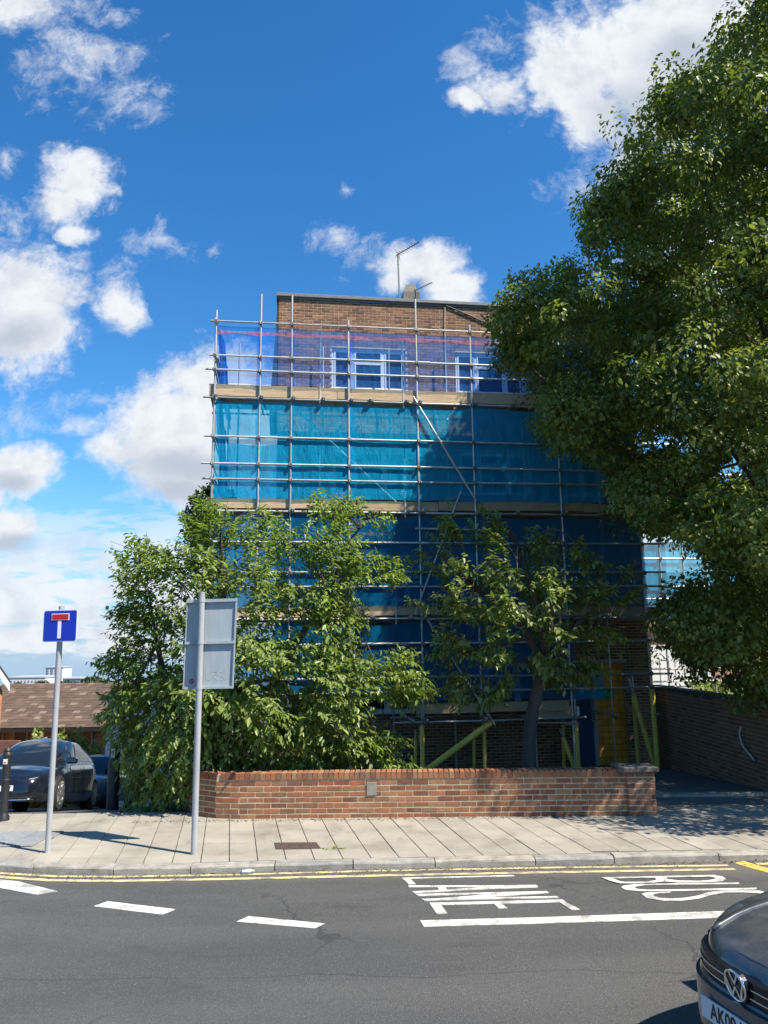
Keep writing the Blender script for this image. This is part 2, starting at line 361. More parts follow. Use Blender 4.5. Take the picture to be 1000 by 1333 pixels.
# ------------------------------------------------------------------ mesh helpers
class MB:
    def __init__(s): s.v = []; s.f = []; s.t = []
    def add(s, vs, fs, tint=None):
        o = len(s.v); s.v.extend([tuple(p) for p in vs]); s.f.extend([tuple(i+o for i in f) for f in fs])
        s.t.extend([tint if tint is not None else 0.5]*len(vs)); return s
    def box(s, x0, y0, z0, x1, y1, z1, tint=None, M=None):
        vs = [(x, y, z) for z in (z0, z1) for y in (y0, y1) for x in (x0, x1)]
        if M is not None: vs = [M @ Vector(p) for p in vs]
        return s.add(vs, [(0, 2, 3, 1), (4, 5, 7, 6), (0, 1, 5, 4), (1, 3, 7, 5), (3, 2, 6, 7), (2, 0, 4, 6)], tint)
    def cbox(s, x0, y0, z0, x1, y1, z1, b=.006, tint=None, M=None):
        """box with chamfered top and sides (front-facing edges)"""
        o = []
        for z, i in ((z0, b), (z0+b, 0), (z1-b, 0), (z1, b)):
            o += [(x0+i, y0+i, z), (x1-i, y0+i, z), (x1-i, y1-i, z), (x0+i, y1-i, z)]
        if M is not None: o = [M @ Vector(p) for p in o]
        fs = [(3, 2, 1, 0), (12, 13, 14, 15)]
        for k in range(3):
            for j in range(4):
                a, c = k*4+j, k*4+(j+1) % 4; fs.append((a, c, c+4, a+4))
        return s.add(o, fs, tint)
    def tube(s, pts, rad, n=8, cap=True):
        pts = [Vector(p) for p in pts]
        if not hasattr(rad, '__len__'): rad = [rad]*len(pts)
        vs, fs = [], []; ref = None
        for i, p in enumerate(pts):
            d = (pts[min(i+1, len(pts)-1)]-pts[max(i-1, 0)]).normalized()
            if ref is None: ref = d.orthogonal().normalized()
            ref = (ref-d*ref.dot(d)); ref = ref.normalized() if ref.length > 1e-5 else d.orthogonal().normalized()
            b = d.cross(ref)
            for k in range(n):
                a = 2*math.pi*k/n; vs.append(p+(ref*math.cos(a)+b*math.sin(a))*rad[i])
        for i in range(len(pts)-1):
            for k in range(n):
                a, c = i*n+k, i*n+(k+1) % n; fs.append((a, c, c+n, a+n))
        if cap: fs.append(tuple(range(n-1, -1, -1))); fs.append(tuple((len(pts)-1)*n+k for k in range(n)))
        return s.add(vs, fs)
    def lathe(s, prof, n=16, M=None):
        vs = [(r*math.cos(2*math.pi*k/n), r*math.sin(2*math.pi*k/n), z) for r, z in prof for k in range(n)]
        if M is not None: vs = [M @ Vector(p) for p in vs]
        fs = [((i*n+k), (i*n+(k+1) % n), ((i+1)*n+(k+1) % n), ((i+1)*n+k)) for i in range(len(prof)-1) for k in range(n)]
        fs.append(tuple(range(n-1, -1, -1))); fs.append(tuple((len(prof)-1)*n+k for k in range(n)))
        return s.add(vs, fs)
    def prism(s, poly, h, axis='z', off=0., M=None):
        """poly of 2D points extruded by h"""
        def mp(p, k):
            return {'z': (p[0], p[1], off+k), 'y': (p[0], off+k, p[1]), 'x': (off+k, p[0], p[1])}[axis]
        n = len(poly); vs = [mp(p, 0) for p in poly]+[mp(p, h) for p in poly]
        if M is not None: vs = [M @ Vector(p) for p in vs]
        return s.add(vs, [tuple(range(n-1, -1, -1)), tuple(range(n, 2*n))]+[(i, (i+1) % n, n+(i+1) % n, n+i) for i in range(n)])
    def mesh(s, name, m, smooth=False):
        me = bpy.data.meshes.new(name); me.from_pydata(s.v, [], s.f); me.materials.append(m)
        if any(t != .5 for t in s.t):
            a = me.attributes.new('tint', 'FLOAT', 'POINT'); a.data.foreach_set('value', s.t)
        if smooth: me.polygons.foreach_set('use_smooth', [True]*len(me.polygons))
        me.update(); return me
    def build(s, name, m, parent=None, loc=None, rz=0, smooth=False, label=None):
        return link(name, s.mesh(name, m, smooth), parent, loc, rz, label)


def link(name, me, parent=None, loc=None, rz=0, label=None, M=None):
    o = bpy.data.objects.new(name, me); C.objects.link(o)
    if parent is not None: o.parent = parent
    if M is not None: o.matrix_basis = M
    else:
        if loc is not None: o.location = loc
        if rz: o.rotation_euler = (0, 0, rz)
    if label: o['label'] = label
    return o
def empty(name, loc=(0, 0, 0), rz=0):
    o = bpy.data.objects.new(name, None); C.objects.link(o); o.location = loc; o.rotation_euler = (0, 0, rz); o.empty_display_size = .2
    return o
def tag(o, label=None, cat=None, group=None, kind=None):
    for k, v in (('label', label), ('category', cat), ('group', group), ('kind', kind)):
        if v: o[k] = v
    return o
def auto_smooth(me, ang=35):
    me.polygons.foreach_set('use_smooth', [True]*len(me.polygons))
    me.set_sharp_from_angle(angle=R(ang))

def text_mesh(body, size, m, name, parent, M, extrude=.0015, sx=1.0, bold=0.0):
    cu_ = bpy.data.curves.new(name, 'FONT'); cu_.body = body; cu_.size = size; cu_.extrude = extrude; cu_.align_x = 'CENTER'; cu_.align_y = 'CENTER'; cu_.offset = bold; cu_.resolution_u = 3
    tmp = bpy.data.objects.new(name, cu_)
    me = bpy.data.meshes.new_from_object(tmp); bpy.data.objects.remove(tmp)
    me.materials.clear(); me.materials.append(m)
    if sx != 1: me.transform(Matrix.Diagonal((sx, 1, 1, 1)))
    return link(name, me, parent, M=M)

# ------------------------------------------------------------------ ground
RZ = .045                                                 # road level; the pavement is at .12
def build_ground():
    xs = np.unique(np.concatenate([np.linspace(-3000, -60, 14), np.linspace(-60, -16, 12), np.linspace(-16, 16, 49), np.linspace(16, 60, 12), np.linspace(60, 3000, 14)]))
    ys = np.unique(np.concatenate([np.linspace(-400, -12, 6), np.linspace(-12, 10.1, 5), [10.19, 10.21, 11.19, 11.21], np.linspace(11.3, 40, 50), np.linspace(42, 120, 16), np.linspace(140, 4500, 24)]))
    X, Y = np.meshgrid(xs, ys); Z = H(X, Y)-.02
    nx = len(xs); vs = np.stack([X, Y, Z], -1).reshape(-1, 3)
    fs = [(j*nx+i, j*nx+i+1, (j+1)*nx+i+1, (j+1)*nx+i) for j in range(len(ys)-1) for i in range(nx-1)]
    b = MB(); b.add(vs, fs); tag(b.build('ground', MT['earth'], smooth=True), kind='structure')
    # kerb line (top front edge), measured on the photograph
    kp = [on_z(x, y, .12)[:2] for x, y in ((0, 1126), (60, 1128.5), (120, 1130), (200, 1129.5), (380, 1124), (600, 1119.5), (800, 1115), (1000, 1110))]
    kp = [np.array((-14., 13.4)), np.array((-9., 10.9)), np.array((-6., 9.62))] + kp + [np.array((9., 9.6)), np.array((16., 9.9)), np.array((30., 10.5))]
    # road sheet
    b = MB(); top = [(p[0], p[1]+.05, RZ) for p in kp]
    vs = [(p[0], -4.5, RZ) for p in top]+top
    n = len(top); b.add(vs, [(i, i+1, n+i+1, n+i) for i in range(n-1)])
    road = tag(b.build('road', MT['asphalt']), kind='structure')
    # near pavement where the photographer stands, with its kerb
    b = MB(); b.box(-30, -12, -.02, 30, -4.6, .16)
    tag(b.build('near_pavement', MT['slab']), kind='structure')
    # ---- kerb stones
    kerb = empty('kerb'); kerb['kind'] = 'structure'
    seg = [np.linalg.norm(kp[i+1]-kp[i]) for i in range(n-1)]; L = sum(seg)
    def at(s):
        for i in range(n-1):
            if s <= seg[i] or i == n-2: return kp[i]+(kp[i+1]-kp[i])*s/seg[i]
            s -= seg[i]
    s = 0.; ln = [.92, .88, .95, .9]; k = 0
    while s < L-1:
        l = ln[k % 4]*random.uniform(.9, 1.3); p, q = at(s+.006), at(s+l-.006); d = (q-p)/np.linalg.norm(q-p); nn = np.array((-d[1], d[0]))
        b = MB(); w = .15; hz = .122+random.uniform(-.006, .006); ch = .022
        prof = [(-.006, -.03), (-.004, hz-ch), (.004, hz-ch*.35), (ch, hz), (w, hz), (w, -.03)]
        m = 4
        vs = []
        for j in range(m+1):
            c = p+(q-p)*j/m
            for y, z in prof:
                jit = random.uniform(-.004, .004)
                vs.append((c[0]+nn[0]*(y+jit), c[1]+nn[1]*(y+jit), z+(random.uniform(-.004, .004) if z > 0 else 0)))
        np_ = len(prof)
        fs = [(j*np_+i, j*np_+np_+i, j*np_+np_+i+1, j*np_+i+1) for j in range(m) for i in range(np_-1)]
        fs += [tuple(range(np_)), tuple(m*np_+i for i in range(np_-1, -1, -1))]
        b.add(vs, fs); b.build('kerb_stone', MT['kerb'], kerb); s += l; k += 1
    # gutter dirt strip in front of the kerb
    # ---- far pavement
    pav = MB(); bot = [(p[0]+.02, p[1]+.13, .098) for p in kp]
    topp = [(-20., 13.6), (-9.6, 11.9), (-6., 11.75), (-5., 11.75), (-4.6, 11.75), (-3.6, 11.9), (-2.5, 12.0), (-1., 12.0), (.8, 12.0), (2.5, 12.0), (4.4, 11.95), (9., 12.0), (16., 12.2), (30., 13.)]
    topp = [(bp[0], 12.0 + .0*i) for i, bp in enumerate(bot)]
    topp = [(x, 12.0 if x > -4 else 11.75 + max(0, -x-7)*.22) for x, y in topp]
    vs = bot+[(x, y, .098) for x, y in topp]
    pav.add(vs, [(i, i+1, n+i+1, n+i) for i in range(n-1)])
    pv = tag(pav.build('pavement', MT['joint']), kind='structure')
    # slabs: skewed strips running from the kerb to the garden wall
    sk = -.20                                             # the joints lean as measured: dx per metre of depth
    wd, dp = .325, .62
    def slab_mesh():
        b = MB(); g = .0042; c = .004; y0, y1 = g, dp-g*.45
        def ring(i, z): return [(g+i+sk*(y0+i), y0+i, z), (wd-g-i+sk*(y0+i), y0+i, z), (wd-g-i+sk*(y1-i), y1-i, z), (g+i+sk*(y1-i), y1-i, z)]
        vs = ring(0, -.025)+ring(0, -c)+ring(c, 0)
        b.add(vs, [(8, 9, 10, 11)]+[(k*4+j, k*4+(j+1) % 4, k*4+4+(j+1) % 4, k*4+4+j) for k in range(2) for j in range(4)])
        return b.mesh('paving_slab', MT['slab'])
    sm = slab_mesh()
    kx = np.array([p[0] for p in kp]); ky = np.array([p[1] for p in kp])
    yb = 12.02
    cnt = 0
    for i in range(-24, 31):
        x0 = i*wd
        for r in range(5):
            y0 = yb-(r+1)*dp
            xx = x0+sk*(y0-10.)
            yk = np.interp(xx+wd/2, kx, ky)+.155
            if y0 > 11.55 and xx < -2.2: continue
            if y0+dp < yk+.1: continue
            if y0 < yk:                                  # cut slab beside the kerb
                b = MB(); g = .006; h = y0+dp
                a0, a1 = np.interp(xx+.02, kx, ky)+.157, np.interp(xx+wd, kx, ky)+.157
                vs = [(xx+g+sk*(a0-y0), a0), (xx+wd-g+sk*(a1-y0), a1), (xx+wd-g+sk*dp, h-g), (xx+g+sk*dp, h-g)]
                b.add([(x, y, .095) for x, y in vs]+[(x, y, .12) for x, y in vs], [(4, 5, 6, 7)]+[(j, (j+1) % 4, 4+(j+1) % 4, 4+j) for j in range(4)])
                b.build('paving_slab', MT['slab'], pv)
            else:
                link('paving_slab', sm, pv, (xx, y0, .12+random.uniform(-.0025, .0025)))
            cnt += 1
    # side road dropping away on the left and the driveway on the right
    def patch(name, xa, xb, ya, yb_, m, dz, nx=8, ny=22):
        b = MB(); vs = []
        for j in range(ny+1):
            for i in range(nx+1):
                t = i/nx; y = ya+(yb_-ya)*j/ny; x = xa(y)+(xb(y)-xa(y))*t; vs.append((x, y, float(H(x, y))+dz))
        b.add(vs, [(j*(nx+1)+i, j*(nx+1)+i+1, (j+1)*(nx+1)+i+1, (j+1)*(nx+1)+i) for j in range(ny) for i in range(nx)])
        return tag(b.build(name, m, smooth=True), kind='structure')
    patch('side_road', lambda y: -16-(y-11)*.3, lambda y: -4.0-(y-11)*.12, 11.72, 33, MT['sideroad'], .006)
    patch('driveway', lambda y: 3.70+(y-12)*.02, lambda y: 6.6, 12.03, 19.3, mat('dark concrete', (.13, .135, .125), .9, var=.3, nscale=2, bump=.3), .012, 6, 14)
    b = MB()
    b.box(3.80, 13.05, -.2, 6.55, 13.2, .09); tag(b.build('driveway_step', MT['kerb']), kind='structure')
    patch('garden_soil', lambda y: -3.4, lambda y: 3.9, 12.0, 19.5, MT['earth'], .02, 8, 12)
    return road, pv, kerb, kp

road, pavement, kerb, KP = build_ground()

# ------------------------------------------------------------------ road markings (measured outlines, laid 4 mm proud)
def marking(name, px, m, z=.004, parent=road):
    b = MB(); vs = [on_z(x, y, RZ+z) for x, y in px]; n = len(vs)
    b.add(vs+[v-np.array((0, 0, z*.8)) for v in vs], [tuple(range(n))]+[(i, (i+1) % n, n+(i+1) % n, n+i) for i in range(n)])
    return b.build(name, m, parent)
def band(name, pts, wid, m, z=.004, parent=road, w0=None):
    """strip of world width wid along the measured centre line"""
    P = [on_z(x, y, RZ+z) for x, y in pts]; b = MB(); vs = []
    for i, p in enumerate(P):
        d = P[min(i+1, len(P)-1)]-P[max(i-1, 0)]; d /= np.linalg.norm(d); q = np.array((-d[1], d[0], 0))*wid/2
        vs += [p-q, p+q]
    b.add(vs, [(2*i, 2*i+2, 2*i+3, 2*i+1) for i in range(len(P)-1)])
    return b.build(name, m, parent)
W = MT['wpaint']
marking('lane_dash', [(-30, 1141), (25, 1147.5), (75, 1160), (48, 1164.5), (-20, 1152)], W)
marking('lane_dash', [(122, 1179.5), (140, 1173), (228, 1183.5), (212, 1190.5)], W)
marking('lane_dash', [(308, 1199.5), (324, 1192.5), (423, 1202), (410, 1208)], W)
marking('lane_line', [(547, 1198), (552, 1206), (700, 1202), (860, 1197), (1040, 1191), (1400, 1180), (1400, 1172), (1040, 1182.5), (860, 1188.5), (700, 1194)], W)
# LANE lettering, read by a driver heading right
def stroke(poly, letter): return marking('road_letter', poly, W, z=.004, parent=letter)
def letters():
    hold = empty('lane_lettering'); hold.parent = road
    L = MB()
    def add(polys):
        b = MB()
        for px in polys:
            vs = [on_z(x, y, .0045) for x, y in px]; n = len(vs)
            b.add(vs+[v-np.array((0, 0, .004)) for v in vs], [tuple(range(n))]+[(i, (i+1) % n, n+(i+1) % n, n+i) for i in range(n)])
        b.build('road_letter', W, hold)
    hz = [.0045]
    def conv(pts, ox, oy, k): return [(ox+x/k, oy+y/k) for x, y in pts]
    def poly(name_pts): 
        b = MB()
        for px in name_pts:
            hz[0] = .0045 if hz[0] > .009 else hz[0]+.0007
            vs = [on_z(x, y, RZ+hz[0]) for x, y in px]; n = len(vs)
            b.add(vs+[v*np.array((1, 1, 0))+np.array((0, 0, RZ+.001)) for v in vs], [tuple(range(n))[::-1]]+[(i, (i+1) % n, n+(i+1) % n, n+i) for i in range(n)])
        b.build('road_letter', W, hold)
    Q = lambda p: conv(p, 515, 1130, 4.0)
    poly([Q([(32, 50), (610, 36), (620, 41), (75, 54), (105, 82), (70, 84)])])
    poly([Q([(66, 90), (480, 90), (730, 87), (740, 93), (480, 97.5), (70, 98)]), Q([(86, 121), (480, 98), (740, 92), (738, 99), (520, 106.5), (100, 129)]), Q([(218, 96), (258, 96), (272, 114), (226, 115)])])
    poly([Q([(100, 134), (560, 124), (790, 119.5), (797, 127), (560, 132), (118, 143)]), Q([(792, 124), (560, 131), (190, 159), (320, 162), (660, 136), (797, 127)]), Q([(134, 160), (200, 158), (840, 145), (850, 152), (330, 162.5), (150, 168)])])
    poly([Q([(175, 180), (870, 163), (880, 169), (850, 177), (238, 191.5)]), Q([(862, 164), (960, 214), (918, 218), (846, 172)]), Q([(505, 180), (545, 180), (583, 207), (537, 209)]), Q([(176, 180), (232, 186), (270, 235), (215, 239)])])
    def strips(prs):
        b = MB()
        for A, B in prs:
            A, B = conv(A, 775, 1115, 4.444), conv(B, 775, 1115, 4.444); hz[0] = .0045 if hz[0] > .009 else hz[0]+.0007
            n = len(A); va = [on_z(x, y, RZ+hz[0]) for x, y in A]; vb = [on_z(x, y, RZ+hz[0]) for x, y in B]
            b.add(va+vb, [(i, i+1, n+i+1, n+i) for i in range(n-1)])
        b.build('road_letter', W, hold)
    strips([([(38, 119), (350, 113), (690, 106), (700, 109)], [(50, 128), (350, 121.5), (660, 116), (690, 115)]),
            ([(680, 107), (735, 114), (757, 130), (735, 143), (620, 149), (480, 150), (400, 143)], [(664, 116), (690, 122), (692, 130), (650, 137), (580, 139), (480, 138), (412, 128)]),
            ([(340, 120), (375, 120), (412, 119)], [(352, 134), (385, 138), (412, 131)]),
            ([(405, 142), (330, 152), (220, 155), (140, 154), (80, 138), (38, 120)], [(365, 128), (350, 136), (290, 145), (170, 146), (140, 141), (108, 127)])])
    strips([([(830, 150), (500, 154), (230, 159), (165, 167), (150, 177), (175, 192), (260, 199), (420, 200), (930, 190)], [(833, 159), (520, 161), (290, 165), (240, 172), (226, 180), (245, 187), (300, 191), (420, 190), (935, 180)])])
    strips([([(440, 203), (320, 205), (280, 210), (268, 217), (300, 240), (400, 255), (500, 255), (600, 243), (680, 220), (760, 208), (860, 207), (940, 210), (980, 222), (985, 232), (935, 235)], [(430, 211), (370, 212), (340, 218), (335, 225), (370, 238), (440, 242), (520, 238), (590, 226), (650, 206), (740, 196), (860, 195), (950, 197), (1010, 212), (1022, 241), (950, 244)])])
letters()
Yp = MT['ypaint']
band('yellow_line', [(-60, 1130), (0, 1136.5), (70, 1140.6), (150, 1141.2), (300, 1138.6), (500, 1133.2), (700, 1129.6), (850, 1127.6), (948, 1126.4)], .062, Yp)
band('yellow_line', [(-60, 1134.5), (0, 1141.5), (70, 1146), (150, 1146.6), (300, 1144), (500, 1139.5), (700, 1135.6), (850, 1133.2), (957, 1131.2)], .075, Yp)
band('yellow_line', [(962, 1122), (985, 1129), (1020, 1138)], .16, mat('orange road paint', (.58, .37, .08), .8, var=.2))
band('yellow_line', [(985, 1124.5), (1020, 1123.6), (1200, 1119)], .075, Yp)

# ------------------------------------------------------------------ brick walls
BL, BH, JT = .211, .0615, .0138
def brick_box():
    b = MB(); b.cbox(-BL/2, -.001, -BH/2, BL/2, .10, BH/2, .004)
    return b
def brick_meshes(m):
    out = []
    for w in (BL, .1025):
        b = MB(); e = random.uniform
        b.cbox(-w/2, 0, -BH/2, w/2, .10, BH/2, .004); out.append(b.mesh('brick', m))
    return out

def wall_run(parent, paths, z0, courses, key, proud=.0035, solo=300, score=None, header_every=0, cap=None):
    """bricks along a polyline (outer face left as given); nearest/most visible become parts, rest one joined part"""
    full, half = brick_meshes(MT[key+'obj'])
    lst = []
    for (p, q) in paths:
        p = np.array(p, float); q = np.array(q, float); d = (q-p); L = np.linalg.norm(d); d /= L
        nrm = np.array((d[1], -d[0]))             # outward to the right of the direction of travel
        for c in range(courses):
            zc = z0+c*(BH+JT)+BH/2+JT
            s = -BL/2 if c % 2 else 0.
            hd = header_every and c % header_every == header_every-1
            wl = .1025 if hd else BL
            while s < L-.03:
                a, e = max(s, 0), min(s+wl, L)
                if e-a > .04:
                    mid = p+d*((a+e)/2); lst.append((mid, d, nrm, zc, e-a))
                s += wl+JT
    if score: lst.sort(key=lambda b: score(b[0][0], b[0][1], b[3]))
    rest = MB()
    for i, (mid, d, nrm, zc, w) in enumerate(lst):
        rz = math.atan2(d[1], d[0]); off = proud+random.uniform(-.0012, .002)
        M = Matrix.Translation((mid[0]+nrm[0]*off, mid[1]+nrm[1]*off, zc)) @ Matrix.Rotation(rz, 4, 'Z') @ Matrix.Rotation(random.uniform(-.006, .006), 4, 'Y')
        if i < solo:
            me = full if w > .15 else half; base = BL if w > .15 else .1025
            link('brick', me, parent, M=M @ Matrix.Diagonal((w/base, 1, random.uniform(.95, 1.03), 1)))
        else:
            rest.cbox(-w/2, 0, -BH/2, w/2, .10, BH/2, .004, tint=random.random(), M=M)
    if rest.v:
        o = rest.build('brick_courses', MT[key+'att'], parent); o['kind'] = 'stuff'
    return lst

def seen(x, y, z):
    px, py = proj((x, y, z)); inside = 0 <= px <= 1000 and 0 <= py <= 1333
    return (0 if inside else 1000)+math.hypot(x, y)

def garden_wall():
    g = empty('garden_wall', (0, 0, 0))
    tag(g, 'low red brick garden wall with brick on edge coping beside the pavement', 'wall')
    yf = 11.45
    line = [(-3.2, 12.45), (-2.93, 12.05), (-2.75, 11.72), (-2.45, 11.53), (-2.1, yf+.03), (3.43, yf-.045)]
    line = [np.array(p) for p in line]
    paths = list(zip(line[:-1], line[1:]))
    z0, cs = .10, 7
    wall_run(g, paths, z0, cs, 'red', solo=215, score=seen)
    ztop = z0+cs*(BH+JT)
    # brick on edge coping: each brick its own piece
    ms = []
    b = MB(); b.cbox(-.0325, -.012, 0, .0325, .215, .104, .006); cm = b.mesh('coping_brick', MT['redobj'])
    rest = MB(); k = 0
    for p, q in paths[::-1]:
        d = q-p; L = np.linalg.norm(d); d /= L; s = .035
        while s < L-.02:
            c = q-d*s
            M = Matrix.Translation((c[0], c[1], ztop+JT+random.uniform(-.003, .003))) @ Matrix.Rotation(math.atan2(d[1], d[0]), 4, 'Z') @ Matrix.Rotation(random.uniform(-.02, .02), 4, 'Y')
            if k < 100: link('coping_brick', cm, g, M=M)
            else: rest.cbox(-.0325, -.012, 0, .0325, .215, .104, .006, tint=random.random(), M=M)
            s += .075; k += 1
    if rest.v: rest.build('coping_bricks', MT['redatt'], g)['kind'] = 'stuff'
    core = MB()
    for p, q in paths:
        d = (q-p)/np.linalg.norm(q-p); nr = np.array((d[1], -d[0]))
        a, c = p-nr*.21, q-nr*.21
        core.add([(p[0], p[1], -.4), (q[0], q[1], -.4), (c[0], c[1], -.4), (a[0], a[1], -.4), (p[0], p[1], ztop+.085), (q[0], q[1], ztop+.085), (c[0], c[1], ztop+.085), (a[0], a[1], ztop+.085)],
                 [(0, 1, 5, 4), (1, 2, 6, 5), (2, 3, 7, 6), (3, 0, 4, 7), (4, 5, 6, 7)])
    core.build('wall_core', MT['mortar'], g)
    # blocks let into the wall
    for px, w, h in ((484, .14, .18), (705, .13, .17), (768, .13, .17)):
        p = on_Y(px, 1027 , yf-.01); b = MB(); b.cbox(-w/2, -.002, -h/2, w/2, .05, h/2, .004)
        if px < 300: p = np.array((-2.58, 11.60, .43))
        b.build('grey_patch', mat('cement patch', (.25, .225, .185), .9, var=.25, nscale=12), g, tuple(p), R(-25) if px < 300 else 0)
    # end pier
    pr = [(3.40, yf-.07), (3.79, yf-.07), (3.79, yf+.27), (3.40, yf+.27)]; pr = [np.array(p) for p in pr]
    wall_run(g, [(pr[0], pr[1]), (pr[1], pr[2]), (pr[3], pr[0])], z0, 8, 'red', solo=60, score=seen)
    b = MB(); b.box(3.402, yf-.068, -.3, 3.788, yf+.27, z0+8*(BH+JT)); b.build('pier_core', MT['mortar'], g)
    zt = z0+8*(BH+JT)
    b = MB(); b.cbox(3.27, yf-.12, zt+.002, 3.84, yf+.31, zt+.075, .012); b.build('coping_stone', mat('weathered stone', (.12, .105, .085), .9, var=.35, nscale=10, bump=.5), g)
garden_wall()

def boundary_wall():
    g = empty('boundary_wall', (6.55, 13.2, 0)); tag(g, 'tall dark brick boundary wall in shade along the driveway', 'wall')
    gx = np.array((6.55, 13.2))
    a, b_, c = np.array((6.55, 19.6))-gx, np.array((6.55, 13.15))-gx, np.array((16., 13.35))-gx
    # faces -X along the drive and -Y along the pavement
    sc = lambda x, y, z: seen(x+6.55, y+13.2, z)
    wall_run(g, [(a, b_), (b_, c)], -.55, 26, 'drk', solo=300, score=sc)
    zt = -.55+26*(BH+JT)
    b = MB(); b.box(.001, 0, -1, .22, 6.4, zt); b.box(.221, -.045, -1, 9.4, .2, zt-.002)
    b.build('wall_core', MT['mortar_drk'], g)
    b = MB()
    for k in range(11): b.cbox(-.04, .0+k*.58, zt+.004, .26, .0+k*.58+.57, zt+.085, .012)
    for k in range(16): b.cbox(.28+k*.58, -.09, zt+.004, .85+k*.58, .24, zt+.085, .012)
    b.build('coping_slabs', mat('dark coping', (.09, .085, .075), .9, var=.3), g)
    # pale hose hooked on the wall
    p = [on_pl(x, y, (6.5, 0, 0), np.array([1., 0, 0])) for x, y in ((966, 946), (964, 955), (967, 968), (972, 976), (980, 985), (983, 990))]
    h = MB(); h.tube([(q[0]-.02, q[1], q[2]) for q in p], .018, 8); o = h.build('hose', mat('pale hose', (.55, .55, .52), .5), smooth=True)
    tag(o, 'pale grey hose hanging down the dark driveway wall', 'hose')
boundary_wall()

